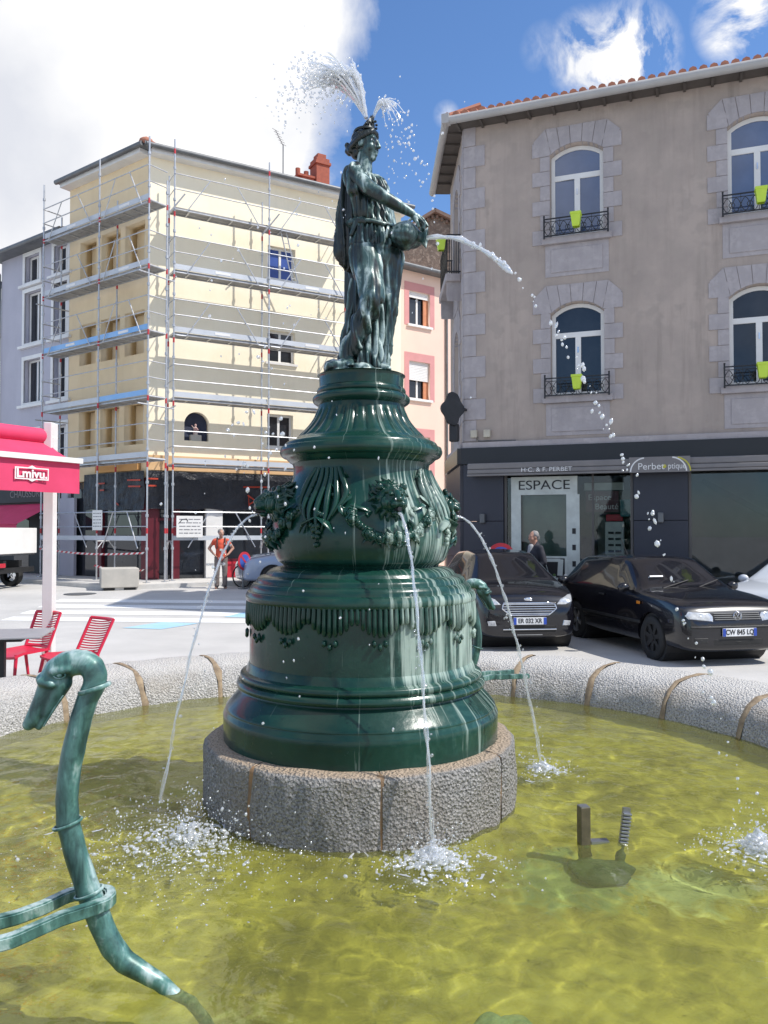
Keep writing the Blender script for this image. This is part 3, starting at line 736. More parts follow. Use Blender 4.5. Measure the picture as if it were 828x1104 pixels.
fig=hp+[('c',V((.012,0,1.33)),.062,V((.020,0,1.47)),.050),('c',V((-.04,-.12,1.285)),.05,V((.12,.12,1.28)),.05),('e',V((.045,0,1.22)),(.12,.10,.13)),
  # near arm, forearm, hand with fingers over the handle
  ('c',V((-.040,-.148,1.285)),.060,V((.050,-.205,1.175)),.052),('c',V((.050,-.205,1.175)),.050,V((.150,-.225,1.105)),.043),
  ('c',V((.150,-.225,1.105)),.043,V((.240,-.205,1.06)),.040),('c',V((.240,-.205,1.06)),.038,V((.330,-.175,1.02)),.026),
  ('e',V((.360,-.168,.995)),(.036,.022,.030),Euler((0,R(35),0))),
  ('c',V((.378,-.185,.985)),.0105,V((.405,-.190,.955)),.010),('c',V((.405,-.190,.955)),.010,V((.400,-.186,.920)),.009),
  ('c',V((.382,-.170,.985)),.0105,V((.412,-.172,.955)),.010),('c',V((.412,-.172,.955)),.010,V((.406,-.170,.915)),.009),
  ('c',V((.380,-.154,.985)),.0105,V((.406,-.152,.952)),.010),('c',V((.406,-.152,.952)),.010,V((.398,-.152,.918)),.009),
  ('c',V((.372,-.142,.985)),.0095,V((.394,-.138,.955)),.009),('c',V((.394,-.138,.955)),.009,V((.388,-.138,.928)),.008),
  ('c',V((.350,-.188,.990)),.012,V((.362,-.205,.955)),.011),('c',V((.362,-.205,.955)),.011,V((.372,-.198,.925)),.009),
  # far arm under the jug
  ('c',V((.14,.13,1.27)),.055,V((.20,.13,1.02)),.046),('c',V((.20,.13,1.02)),.044,V((.30,-.02,.87)),.03),
  ('e',V((.325,-.06,.852)),(.04,.03,.02)),
  ('c',V((.33,-.05,.845)),.011,V((.365,-.09,.852)),.010),('c',V((.345,-.04,.848)),.011,V((.380,-.075,.86)),.010),('c',V((.315,-.06,.843)),.011,V((.345,-.105,.848)),.010),('c',V((.355,-.03,.852)),.010,V((.390,-.055,.866)),.009),
  ('c',V((.30,-.05,.862)),.012,V((.305,-.10,.87)),.010),
  # feet
  ('c',V((.115,-.01,.075)),.045,V((.155,-.10,.028)),.034),('c',V((.155,-.10,.028)),.034,V((.175,-.155,.020)),.024),
  ('c',V((-.085,-.09,.10)),.042,V((-.075,-.155,.045)),.035),('c',V((-.075,-.155,.045)),.034,V((-.06,-.21,.035)),.024),
  # hidden trunk and legs keep the figure one piece
  ('c',V((.05,0,1.2)),.10,V((.085,0,.80)),.11),('c',V((.19,.02,.8)),.07,V((.155,-.02,.43)),.055),('c',V((.155,-.02,.43)),.05,V((.115,-.01,.075)),.04),
  ('c',V((.02,-.08,.8)),.07,V((.078,-.185,.46)),.055),('c',V((.078,-.185,.46)),.05,V((-.085,-.09,.10)),.04)]
for k,(x,y,z,r) in enumerate(((.186,-.170,.018,.011),(.172,-.178,.016,.010),(.160,-.180,.015,.009),(-.048,-.232,.03,.011),(-.062,-.236,.028,.010),(-.075,-.232,.028,.009))): fig.append(('e',V((x,y,z)),(r,r*1.6,r)))
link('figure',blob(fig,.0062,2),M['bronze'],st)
# hair: waves drawn back to a bun, band and pointed diadem
HM=HM@Matrix.Scale(.93,4)
hr=[('e',HM@V((-.028,0,.045)),(.078,.076,.076)),('e',HM@V((-.092,0,-.010)),(.036,.042,.046)),('e',HM@V((-.07,0,-.045)),(.042,.042,.042))]
random.seed(5)
for s in (-1,1):
    for k in range(7):
        t=k/6; p=HM@V((.060-.11*t,s*(.030+.052*math.sin(t*PI*.6+.3)),.070-.075*t)); q=HM@V((-.02-.09*t,s*(.07-.03*t),.06-.08*t))
        hr.append(('c',p,.019,q,.020))
    for k in range(14):
        a=random.uniform(0,2*PI); hr.append(('e',HM@V((-.080+.042*math.cos(a)+random.uniform(-.02,.02),s*random.uniform(.01,.055),.0+.055*math.sin(a))),(.02,.02,.02)))
hr.append(('c',HM@V((.065,-.03,.085)),.018,HM@V((.065,.03,.085)),.018))
link('hair',blob(hr,.006,1),M['bronzedark'],st)
b=MB(HM); 
b.tube([(.075*math.cos(t)-.01,.078*math.sin(t),.098+.006*math.cos(t)) for t in [2*PI*k/28 for k in range(29)]],.009,6)
vs=[];n=17
for k in range(n):
    t=(k/(n-1)*2-1); a=t*1.5; r=.078; h=.105+.115*(1-abs(t))**.8
    vs+= [(r*math.cos(a)-.01,r*math.sin(a),.095),((r-.022*(1-abs(t)))*math.cos(a)-.01,(r-.02)*math.sin(a)*(1-.25*(1-abs(t))),h)]
b._add(vs,[[2*k,2*k+2,2*k+3,2*k+1] for k in range(n-1)])
vs2=[(x-.012 if x>0 else x,y*.86,z) for x,y,z in vs]; b._add(vs2,[[2*k,2*k+1,2*k+3,2*k+2] for k in range(n-1)])
for k in range(-3,4): b.ell((.078*math.cos(k*.35)-.006,.078*math.sin(k*.35),.125+.012*(3-abs(k))),.011,sub=1)
b.caps((.035,0,.14),.03,(.045,0,.19),.014); b.caps((.0,0,.10),.045,(.025,0,.155),.03)
b.build('diadem',M['bronzedark'],st,smooth=60)
# robe
def robe_fold(c,n):
    x,y,z=c; d=0
    ax=math.atan2(y-.02,x-.06)
    w=noise.noise(V((x*4,y*4,z*2.2)))
    if z<.84:      # skirt: long folds, calmer over the thighs
        thigh=math.exp(-((x-(.05+.02*(.8-z)))**2/.008+(min(0,y+.20))**2/.01))*(1 if y<-.06 else 0)*sm(.42,.55,z)
        thigh=max(thigh, math.exp(-((x-.185)**2)/.0045)*sm(.40,.55,z)*(1 if y<.03 else 0))
        amp=.014*(1-.9*thigh)*(.6+.6*sm(.8,.1,z))
        d+=amp*math.sin(ax*17+w*5+z*3.2)+amp*.5*math.sin(ax*31-w*7+z*9)
        d+=.003*thigh*math.sin((x*.8+z*1.0)*40+w*4)
        d+=.014*sm(.10,0,z)*math.sin(ax*14+w*4)
    elif z<1.0:   # overfold
        d+=.013*math.sin(ax*20+w*6)+.007*math.sin(ax*37+z*14)
    else:
        d+=.0085*math.sin((math.atan2(y,x-.04))*23+w*5+ (z-1.1)*10)+.004*math.sin(z*60+w*8+ax*6)
    return d+.004*noise.noise(V((x*22,y*22,z*13)))
F2=V((.82,-.57,0)); SD=V((.57,.82,0))
robe=[('e',V((.055,0,1.205)),(.135,.125,.145),Euler((0,0,R(-35)))),('c',V((-.02,-.10,1.275)),.068,V((.12,.105,1.27)),.062),
 ('e',V((.045,0,1.18))+F2*.085-SD*.062,(.058,.058,.058)),('e',V((.045,0,1.18))+F2*.085+SD*.062,(.056,.056,.056)),
 ('c',V((.06,0,1.10)),.122,V((.088,0,.92)),.128),
 ('c',V((.088,0,.96)),.128,V((.092,-.005,.86)),.142),('c',V((.02,-.09,.93)),.07,V((.0,-.10,.85)),.07),
 ('e',V((.090,0,.79)),(.148,.140,.14)),
 ('c',V((.028,-.080,.79)),.112,V((.078,-.185,.47)),.074),('c',V((.078,-.185,.47)),.070,V((-.085,-.09,.11)),.056),
 ('c',V((.185,.015,.79)),.100,V((.160,-.02,.43)),.073),('c',V((.160,-.02,.43)),.068,V((.118,-.01,.07)),.058),
 ('c',V((.05,.07,.75)),.125,V((.02,.06,.05)),.115),('c',V((.10,-.02,.62)),.09,V((.04,-.04,.05)),.10),
 ('c',V((.0,-.02,.62)),.07,V((-.07,-.02,.06)),.075),
 # short sleeve over the near shoulder
 ('c',V((-.05,-.125,1.30)),.066,V((-.035,-.155,1.19)),.052),('c',V((-.03,-.13,1.2)),.05,V((.01,-.11,1.06)),.06)]
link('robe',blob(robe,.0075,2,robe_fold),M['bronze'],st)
# belt and knot at the waist
b=MB(); b.tube([(.075+.142*math.cos(t),.0+.138*math.sin(t),.985+.01*math.cos(t*3)) for t in [2*PI*k/40 for k in range(41)]],.016,8)
b.ell((-.045,-.10,.985),(.055,.045,.035)); b.ell((.0,-.125,.99),(.045,.035,.032)); b.caps((-.03,-.13,.98),.022,(-.06,-.14,.90),.014)
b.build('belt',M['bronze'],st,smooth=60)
def cloak_fold(c,n):
    x,y,z=c; w=noise.noise(V((x*5,y*5,z*2)))
    return .013*math.sin(math.atan2(y+.02,x+.11)*9+w*4+z*3)+.006*math.sin(math.atan2(y+.02,x+.11)*19+w*6)
cl=[('e',V((-.085,-.075,1.335)),(.055,.085,.050),Euler((0,R(25),0))),('e',V((-.10,.0,1.30)),(.05,.11,.07)),
    ('c',V((-.105,-.05,1.30)),.06,V((-.125,-.05,1.05)),.072),('c',V((-.125,-.05,1.05)),.072,V((-.150,-.03,.82)),.062),
    ('c',V((-.10,.06,1.25)),.07,V((-.12,.06,.85)),.08),('c',V((-.150,-.03,.82)),.06,V((-.115,-.03,.735)),.045),
    ('c',V((-.10,-.05,1.0)),.06,V((-.06,-.06,.78)),.07),('c',V((-.06,.0,.9)),.08,V((-.05,.05,.5)),.09)]
cl=[(p[0],p[1]+V((.035,0,0)),p[2],p[3] if len(p)>3 else None) if p[0]=='e' else ('c',p[1]+V((.035,0,0)),p[2]*.94,p[3]+V((.035,0,0)),p[4]*.94) for p in cl]
link('cloak',blob(cl,.0075,2,cloak_fold),M['bronzedark'],st)
# jug, mouth tipped down to the right
JM=Matrix.Translation(V((.285,-.10,.905)))@Euler((0,R(98),R(-6))).to_matrix().to_4x4()
b=MB(JM); b.lathe(rp([(.001,-.125),(.05,-.12),(.05,-.105),(.04,-.095),(.07,-.06),(.092,-.01),(.090,.03),(.06,.075),(.040,.095),(.042,.115),(.066,.145),(.066,.145),(.055,.145),(.03,.10),(.001,.10)],4),40,lambda r,z,a:r*(1+.035*math.cos(a*12)*(1 if -.08<z<.05 else 0)),cap=False)
b.tube([(-.088+.0*k,0,0) if False else (-.075-.062*math.sin(PI*k/10),0,-.005+.145*k/10) for k in range(11)],.010,8)
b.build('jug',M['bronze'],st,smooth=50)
# rocky ground under her feet
rk=[('e',V((.0,0,.0)),(.26,.25,.03)),('e',V((-.15,-.10,.04)),(.10,.09,.05)),('e',V((-.02,-.16,.02)),(.11,.07,.035)),('e',V((.15,-.06,.0)),(.09,.12,.03)),('e',V((-.12,.06,.05)),(.10,.10,.06)),('c',V((-.20,-.05,.03)),.05,V((-.10,-.15,.05)),.04)]
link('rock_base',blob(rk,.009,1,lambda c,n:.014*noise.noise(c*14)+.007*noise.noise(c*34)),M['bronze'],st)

# ------------------------------------------------------------------ swan spouts
sw=thing('swan_spout','pale green metal swan neck spout rising from the water in the near left foreground','swan spout',(-.89,3.07,0))
def swl(x,y,dy=0): p=P(x,y,3.0+dy); return V((p.x+.89,p.y-3.07,p.z))
nk=[(228,1150,9),(205,1090,9.5),(172,1058,11),(150,1046,13),(134,1036,15),(122,1022,15.5),(111,1000,15.5),(101,975,16),(90,945,15.5),(80,915,15),(73,885,15),(72,860,15),(75,830,15),(81,800,15),(88,772,14.5),(95,752,14.5),(102,738,15.5),(103,728,16),(99,719,16.5),(91,714,16.5),(82,713,17)]
pr=[]
pts=[(swl(x,y,-.0),w*.00352*.79) for x,y,w in nk]
for (p,r),(q,s) in zip(pts,pts[1:]): pr.append(('c',p,r,q,s))
hd=[(84,714,17),(72,716,17),(62,722,17)]
for (a,b_) in zip(hd,hd[1:]): pr.append(('c',swl(*a[:2]),a[2]*.0029,swl(*b_[:2]),b_[2]*.0029))
pr+=[('c',swl(58,728),.046,swl(47,752),.035),('c',swl(47,752),.035,swl(35,776),.029),('c',swl(35,776),.029,swl(31,781),.024),('c',swl(66,735),.042,swl(50,768),.022),
     ('c',swl(52,768),.017,swl(42,784),.012),('c',swl(44,735,-.032),.017,swl(55,738,-.047),.014),('c',swl(44,735,.032),.017,swl(55,738,.047),.014),('c',swl(45,732),.022,swl(52,729),.03),
     ('c',swl(72,722,-.045),.016,swl(57,724,-.048),.014),('c',swl(72,722,.045),.016,swl(57,724,.048),.014)]
swan_me=blob(pr,.006,2,lambda c,n:.0025*noise.noise(c*16))
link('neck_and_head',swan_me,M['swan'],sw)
for s in (-1,1):
    b=MB(); e=swl(64,728,s*.046)
    b.tube([e+V((.022*math.cos(t),0,.013*math.sin(t))) for t in [2*PI*k/16 for k in range(17)]],.0035,6); b.ell(e,(.011,.008,.010)); b.build('eye',M['swan'],sw,smooth=60)
    b=MB(); b.tube([swl(68,750,s*.034),swl(58,765,s*.030),swl(47,783,s*.022)],[.003,.0045,.003],6); b.build('beak_line',M['swan'],sw,smooth=60)
for t,rr in ((.0,.052),):
    b=MB()
    c=swl(102,742); b.tube([c+V((rr*math.cos(u),rr*math.sin(u),.016*math.cos(u))) for u in [2*PI*k/24 for k in range(25)]],.009,6); b.build('collar',M['swan'],sw,smooth=60)
for x,y in ((73,888),(96,962)):
    b=MB(); c=swl(x,y); b.tube([c+V((.049*math.cos(u),.049*math.sin(u),.016*math.cos(u))) for u in [2*PI*k/24 for k in range(25)]],.006,6); b.build('collar',M['swan'],sw,smooth=60)
# flat iron clasp that grips the neck, two arms running off to the rim
def strap(pts,w,h):
    b=MB()
    up=V((0,0,1)); vs=[];fs=[]
    for i,p in enumerate(pts):
        d=(pts[min(i+1,len(pts)-1)]-pts[max(i-1,0)]).normalized(); x=d.cross(up).normalized()
        for sx,su in ((-1,-1),(1,-1),(1,1),(-1,1)): vs.append(p+x*sx*w/2+up*su*h/2)
    for i in range(len(pts)-1):
        for k in range(4): fs.append([i*4+k,i*4+(k+1)%4,(i+1)*4+(k+1)%4,(i+1)*4+k])
    fs+= [[3,2,1,0],[len(vs)-4,len(vs)-3,len(vs)-2,len(vs)-1]]
    b._add(vs,fs); bmesh.ops.recalc_face_normals(b.bm,faces=list(b.bm.faces)); bmesh.ops.bevel(b.bm,geom=list(b.bm.edges),offset=.006,segments=2,affect='EDGES'); return b
c=swl(98,975)+V((0,0,.0)); zc=c.z
arm=[V((-.62,-.62,zc-.03)),V((-.42,-.46,zc-.02)),V((-.30,-.34,zc-.015)),V((-.20,-.24,zc)),V((c.x-.06,-.13,zc+.01))]
arm=[V((c.x-.52,-.66,zc-.035)),V((c.x-.33,-.48,zc-.02)),V((c.x-.25,-.385,zc)),V((c.x-.17,-.33,zc)),V((c.x-.06,-.20,zc+.01)),V((c.x+.02,-.135,zc+.012)),V((c.x+.062,-.09,zc+.012)),V((c.x+.068,-.05,zc+.012)),V((c.x+.045,.0,zc+.012)),V((c.x-.01,.015,zc+.012))]
arm+=[V((c.x-.06,.01,zc+.012)),V((c.x-.11,-.02,zc+.008)),V((c.x-.17,-.10,zc)),V((c.x-.23,-.17,zc)),V((c.x-.34,-.22,zc-.01)),V((c.x-.62,-.33,zc-.02))]
strap(arm,.040,.046).build('clasp_arm',M['swan'],sw,smooth=35)
s2=copy_tree(sw); s2.location=(2*CX+.89,2*CY-3.07,0); s2.rotation_euler=(0,0,PI)
tag(s2,'far swan neck spout half hidden behind the right side of the green column')

# what stands in the water also receives the light refracted through it
for root in (col_,sw,s2,basin):
    for o in root.children_recursive:
        if o.type=='MESH': o.cycles.is_caustics_receiver=True
# ------------------------------------------------------------------ right-hand corner building
KX,KY=1.706,16.89; RZ=math.atan2(-.345,.938)
rb=thing('corner_building','taupe rendered three storey corner building with lavender stone window surrounds above a navy shopfront','building',(KX,KY,0),RZ)
def T(x=0,y=0,z=0,rz=0): return Matrix.Translation((x,y,z))@Matrix.Rotation(rz,4,'Z')
ZT=10.62; LW=9.6
wins=[]   # (x0,x1,sill,spring,crown)
for x0 in (1.82,5.18,8.5):
    wins.append((x0,x0+1.06,7.86,9.58,9.78)); wins.append((x0,x0+1.06,4.60,6.30,6.52))
LWX=11.0
holes=[arch(*w) for w in wins]
plate('wall',[rect(.0,LWX,3.62,ZT)]+holes,.35,M['plaster'],rb)
# canted corner wall (local frame of its own: x from the far end to the corner)
CH=3.0; CR=R(-69.1); chx,chy=-.357*CH,.934*CH
cw=[(1.0,2.0,7.62,9.45,9.75),(1.0,2.0,4.3,6.15,6.45)]
plate('wall',[rect(0,CH-.01,3.62,ZT)]+[arch(*w) for w in cw],.35,M['plaster'],rb,(chx,chy,0),CR)
CM=T(chx,chy,0,CR)
b=MB(); b.box2((-.0,.4,3.7),(LWX,8,ZT-.1)); b.build('wall',M['plaster'],rb)
b=MB(); b.box2((.2,1.2,0),(LWX,8.0,3.6)); 
# quoins
def quoin(mirror, Mx, x, zs):
    b=MB(Mx)
    for k,z in enumerate(zs):
        w=(.46 if k%2 else .26); x0,x1=(x,x+w) if not mirror else (x-w,x)
        b.box2((x0,-.018,z+.006),(x1,.05,z+.444),bev=.008)
    return b
zs=[3.75+.45*k for k in range(15)]
quoin(False,Matrix.Identity(4),.0,zs).build('quoins',M['stone'],rb)
quoin(True,CM,CH,zs).build('quoins',M['stone'],rb)
def surround(b, w, first):
    x0,x1,zs_,zp,zc=w
    # toothed jambs
    n=int((zp+.10-zs_+.12)/.31)
    for s,xe in ((-1,x0),(1,x1)):
        for k in range(n+1):
            z=zs_-.12+k*.305; wd=.36 if k%2==0 else .20
            a=(xe-wd,xe-.001) if s<0 else (xe+.001,xe+wd)
            b.box2((a[0],-.02,z+.004),(a[1],.30,z+.301),bev=.006)
    # voussoirs of the flat-topped arch
    wdt=(x1-x0)/2; h=zc-zp; rad=(wdt*wdt+h*h)/(2*h); cz=zc-rad; cx=(x0+x1)/2; am=math.asin(wdt/rad)
    topz=zc+.36; N=7; ang=[-am*1.32+2*am*1.32*k/N for k in range(N+1)]
    for k in range(N):
        a0=ang[k]+.006; a1=ang[k+1]-.006
        def inner(a): return (cx+rad*math.sin(a), cz+rad*math.cos(a)) if abs(a)<=am else (cx+math.copysign(wdt+(abs(a)-am)*rad,a), cz+rad*math.cos(am))
        def outer(a): 
            s=inner(a); return (cx+(s[0]-cx)*1.22, topz-.10*abs((s[0]-cx)/wdt)**3*(0 if abs(a)<am else 1))
        poly=[inner(a0),inner((a0+a1)/2),inner(a1),outer(a1),outer(a0)]
        b.prism_y(poly,-.022,.30)
    # sill and panel below
    b.box2((x0-.16,-.10,zs_-.14),(x1+.16,.28,zs_-.002),bev=.012)
    b.box2((x0-.10,-.012,zs_-.80),(x1+.10,.04,zs_-.145)); b.box2((x0+.02,-.03,zs_-.72),(x1-.02,.0,zs_-.24),bev=.008)
def bigwin(w, Mx, name='window', glass='skyglass'):
    x0,x1,z0,zp,zc=w; x0+=.005;x1-=.005;zc-=.008
    f=.075; zt=z0+(zp-z0)*.72+.05; cx=(x0+x1)/2
    h1=rect(x0+f,cx-.055,z0+.10,zt-.05); h2=rect(cx+.055,x1-f,z0+.10,zt-.05); h3=arch(x0+f,x1-f,zt+.055,zp-.03,zc-f)
    fr=plate(name,[arch(x0,x1,z0+.004,zp,zc),h1,h2,h3],.07,M['white'],rb)
    fr.matrix_local=Mx@Matrix.Translation((0,.16,0))
    b=MB(); b.box2((x0+.03,.03,z0+.05),(x1-.03,.036,zp+.0)); b.prism_y(arch(x0+.03,x1-.03,zp-.002,zp,zc-.03),.03,.036)
    b.build('pane',M[glass],fr)
    b=MB(); b.box2((cx-.012,-.02,z0+.9),(cx+.012,.0,z0+1.02)); b.build('handle',M['chrome'],fr)
    return fr
def railing(w, Mx, out=.16):
    x0,x1,z0=w[0]-.10,w[1]+.10,w[2]
    b=MB(Mx); y=-out; ht=.35
    for z in (z0+.0,z0+ht): b.beam((x0,y,z),(x1,y,z),.022,.022)
    b.beam((x0,y,z0+.29),(x1,y,z0+.29),.012,.012)
    for x in (x0,x1):
        b.beam((x,y,z0-.05),(x,y,z0+ht+.05),.03,.03); b.beam((x,y,z0+ht),(x,.05,z0+ht),.02,.02); b.beam((x,y,z0),(x,.05,z0),.02,.02); b.ell((x,y,z0+ht+.06),.022,sub=1)
    n=4; wd=(x1-x0)/n
    for k in range(n):
        a=x0+k*wd; 
        for s in (0,1):
            pts=[]
            for i in range(13):
                t=i/12; xx=a+wd*t; zz=z0+.145+(.13*math.sin(t*PI*2)*(1 if s else -1)); pts.append((xx,y,zz))
            b.tube(pts,.007,5)
        c=(a+wd*.5,y,z0+.145); b.tube([(c[0]+.05*math.cos(u),y,c[2]+.05*math.sin(u)) for u in [2*PI*i/12 for i in range(13)]],.007,5)
        b.beam((a,y,z0),(a,y,z0+ht),.010,.010)
    return b.build('balcony_railing',M['iron'],rb)
for w in wins:
    b=MB(); surround(b,w,0); b.build('window_surround',M['stone'],rb)
    bigwin(w,Matrix.Identity(4),glass='skyglass' if w[2]>6 else 'glass'); railing(w,Matrix.Identity(4))
for w in cw:
    b=MB(CM); surround(b,w,0); b.build('window_surround',M['stone'],rb)
    bigwin(w,CM)
# projecting balcony on the canted side
b=MB(CM); b.box2((.6,-.34,7.38),(2.4,.0,7.55),bev=.02)
for x in (.75,2.25): b.prism_y([(x-.07,7.38),(x+.07,7.38),(x+.07,6.95),(x-.07,7.1)],-.30,0)
b.build('balcony',M['stone'],rb)
b=MB(CM)
for z in (7.60,8.42): b.beam((.65,-.30,z),(2.35,-.30,z),.03,.03); b.beam((.65,-.30,z),(.65,0,z),.03,.03); b.beam((2.35,-.30,z),(2.35,0,z),.03,.03)
for k in range(19): x=.65+1.7*k/18; b.beam((x,-.30,7.55),(x,-.30,8.42),.016,.016)
for k in range(6):
    for x in (.65,2.35): b.beam((x,-.30+.30*k/6,7.55),(x,-.30+.30*k/6,8.42),.016,.016)
for k in range(6):
    x=.8+1.4*k/5; b.tube([(x+.09*math.cos(u),-.30,8.0+.16*math.sin(u)) for u in [2*PI*i/12 for i in range(13)]],.010,5)
b.build('balcony_railing',M['iron'],rb)
# eaves: tiles, gutter, soffit
ZE=10.50; OV=.36
def slope(b, Mx, x0, x1, n, rad, run=3.4, y0=-OV):
    pass
hip=[(-.30,-OV),(LWX,-OV)]
b=MB(); sl=.42
def roofpt(x,y): return (x,y,ZE+.06+(y+OV)*sl)
b._add([roofpt(-.28,-OV),roofpt(LWX,-OV),roofpt(LWX,3.4),roofpt(.9,3.4)],[[0,1,2,3]])
for k in range(62):
    x=-.24+k*.185; yt=3.2
    off=max(0,(-.42+ (yt+OV)*.33)-x)
    xe=x
    ye=min(yt, -OV+max(.25,(x+.28)/.33)) 
    jit=random.uniform(-.03,.03)
    n=max(2,int((ye+OV)/.34))
    for i in range(n):
        ya=-OV-.06+jit*(i==0)+(ye+OV)*i/n; yb=-OV+(ye+OV)*(i+1)/n+.03
        p=roofpt(xe,ya);q=roofpt(xe,yb); b.tube([(p[0],p[1],p[2]+.035),(q[0],q[1],q[2]+.015)],[.082,.066],8)
# canted side of the roof
MI=CM
for k in range(16):
    x=CH+.18-k*.2
    p=Vector((x,-OV-.06,ZE+.09)); L=.7; q=Vector((x,-OV+L,ZE+.06+L*sl)); b.tube([MI@p,MI@q],[.085,.085],7)
a=[MI@Vector(v) for v in ((CH+.2,-OV,ZE+.06),(-.3,-OV,ZE+.06),(-.3,.9,ZE+.06+(.9+OV)*sl),(CH-.32,.9,ZE+.06+(.9+OV)*sl))]
b._add(a,[[0,1,2,3]])
b.build('tiled_roof',M['tile'],rb,smooth=40)
kx=-.27
b=MB(); b.tube([(kx,-OV-.07,ZE-.02),(LWX,-OV-.07,ZE-.02)],.085,10)
e=CM@Vector((-.3,-OV-.07,ZE-.02)); b.tube([(kx,-OV-.07,ZE-.02),e],.085,10); b.box((kx,-OV-.07,ZE),(.16,.16,.2))
b.build('gutter',M['zinc'] if False else pmat('painted_gutter',(.42,.41,.40),(.36,.35,.34),scale=2,rough=.5),rb,smooth=50)
b=MB(); b.box2((-.30,-OV,ZE-.05),(LWX,.02,ZE+.03))
for k in range(22): x=-.1+k*.5; b.box2((x,-OV+.02,ZE-.09),(x+.05,-.002,ZE-.052))
b2=CM
c=[CM@Vector(v) for v in ((CH+.22,-OV,0),(-.3,-OV,0),(-.3,.02,0),(CH,.02,0))]
b.prism([(p.x,p.y) for p in c],ZE-.045,ZE+.025)
for k in range(6):
    q=MB(CM); 
    vs=[CM@Vector(v) for v in ((.3+k*.5,-OV+.02,0),(.38+k*.5,-OV+.02,0),(.38+k*.5,-.002,0),(.3+k*.5,-.002,0))]
    b.prism([(p.x,p.y) for p in vs],ZE-.09,ZE-.05); q.bm.free()
b.build('soffit',pmat('dark_soffit',(.10,.085,.075),rough=.8),rb)
# stone string course over the shop
b=MB(); b.box2((-.02,-.10,3.60),(LWX,.2,3.72),bev=.01); c=[CM@Vector(v) for v in ((CH+.02,-.10,0),(0,-.10,0),(0,.2,0),(CH+.02,.2,0))]; b.prism([(p.x,p.y) for p in c],3.602,3.718)
b.build('string_course',M['stone'],rb)
# shopfront
b=MB(); b.box2((-.12,-.16,3.26),(LWX,.2,3.598)); c=[CM@Vector(v) for v in ((CH+.16,-.16,0),(0,-.16,0),(0,.2,0),(CH+.05,.2,0))]; b.prism([(p.x,p.y) for p in c],3.27,3.59)
b.build('fascia',M['fascia'],rb)
b=MB()
def cladpanel(x0,x1):
    b=MB()
    for z0,z1 in ((.02,.62),(.63,1.28),(1.29,2.06),(2.07,3.255)): b.box2((x0,-.10,z0),(x1,.25,z1-.0),bev=.004)
    b.build('navy_cladding',M['clad'],rb)
cladpanel(0,.85); cladpanel(3.42,4.42); cladpanel(8.4,9.3)
b=MB(CM)
for z0,z1 in ((.02,.62),(.63,1.28),(1.29,2.06),(2.07,3.255)): b.box2((0,-.10,z0),(CH+.06,.2,z1),bev=.004)
b.build('navy_cladding',M['clad'],rb)
b=MB(); b.box2((.86,-.06,.0),(3.41,.1,.42)); b.build('stall_riser',M['black'],rb); b=MB(); b.box2((4.43,-.06,.0),(8.39,.1,.42)); b.build('stall_riser',M['black'],rb)
b=MB()
for (x0,x1) in ((.86,3.41),(4.43,8.39)):
    b.box2((x0,-.05,.43),(x1,.03,.50)); b.box2((x0,-.05,3.02),(x1,.03,3.25)); b.box2((x0,-.05,.50),(x0+.05,.03,3.02)); b.box2((x1-.05,-.05,.50),(x1,.03,3.02))
b.box2((2.62,-.03,.5),(2.66,.02,3.02)); b.box2((6.4,-.03,.5),(6.44,.02,3.02))
b.build('shop_window_frame',pmat('bronze_frame',(.10,.09,.085),rough=.4),rb)
for (x0,x1) in ((.91,3.36),(4.48,8.34)):
    b=MB(); b.box2((x0,-.008,.5),(x1,.0,3.02)); b.build('shop_window_pane',M['shopglass'],rb)
# awning cassette with the shop's name
b=MB(); b.box2((.16,-.42,3.03),(LWX,-.162,3.12),bev=.02); b.box2((.16,-.40,3.125),(LWX,-.162,3.25),bev=.02); b.box2((.16,-.44,2.985),(LWX,-.30,3.025),bev=.006)
aw=b.build('awning_cassette',M['awngrey'],rb)
text('lettering','H·C. & F. PERBET',.12,M['white'],aw,T(1.78,-.425,3.085),.003,xs=1.15)
lb=MB(); lb.box2((3.36,-.455,2.975),(4.46,-.441,3.27)); lg=lb.build('logo_panel',M['awngrey'],rb)
text('lettering','Perbet',.18,M['white'],lg,T(3.76,-.459,3.085),.003)
text('lettering','ptique',.16,M['white'],lg,T(4.225,-.459,3.085),.003,xs=.8)
def ringmesh(cx,cz,r0,r1,a0,a1,y,mat,name,par,n=20):
    b=MB(); 
    for k in range(n):
        t0=a0+(a1-a0)*k/n;t1=a0+(a1-a0)*(k+1)/n
        b.prism_y([(cx+r0*math.cos(t0),cz+r0*math.sin(t0)),(cx+r1*math.cos(t0),cz+r1*math.sin(t0)),(cx+r1*math.cos(t1),cz+r1*math.sin(t1)),(cx+r0*math.cos(t1),cz+r0*math.sin(t1))],y-.004,y)
    return b.build(name,mat,par)
yl=pmat('olive_yellow',(.55,.50,.05),rough=.5)
ringmesh(4.00,3.085,.001,.036,0,2*PI,-.457,yl,'logo_dot',lg)
ringmesh(3.66,2.98,.26,.285,R(95),R(178),-.457,M['white'],'logo_arc',lg); ringmesh(4.12,2.98,.26,.285,R(2),R(85),-.457,M['white'],'logo_arc',lg); ringmesh(4.19,2.98,.26,.285,R(2),R(80),-.457,yl,'logo_arc',lg)
for x in (.42,3.92):
    b=MB(); b.box((x,-.15,2.12),(.11,.10,.20),bev=.02); b.build('wall_lamp',M['zinc'],rb)
for x in (.22,.50):
    b=MB(); b.box((x,-.05,3.9),(.14,.10,.16),bev=.012); b.build('junction_box',pmat('cream_plastic',(.55,.50,.40),rough=.5),rb)
b=MB(); b.tube([(.30,-.03,3.84),(.30,-.035,3.75),(1.1,-.035,3.74)],.012,5); b.build('cable',M['zinc'],rb)
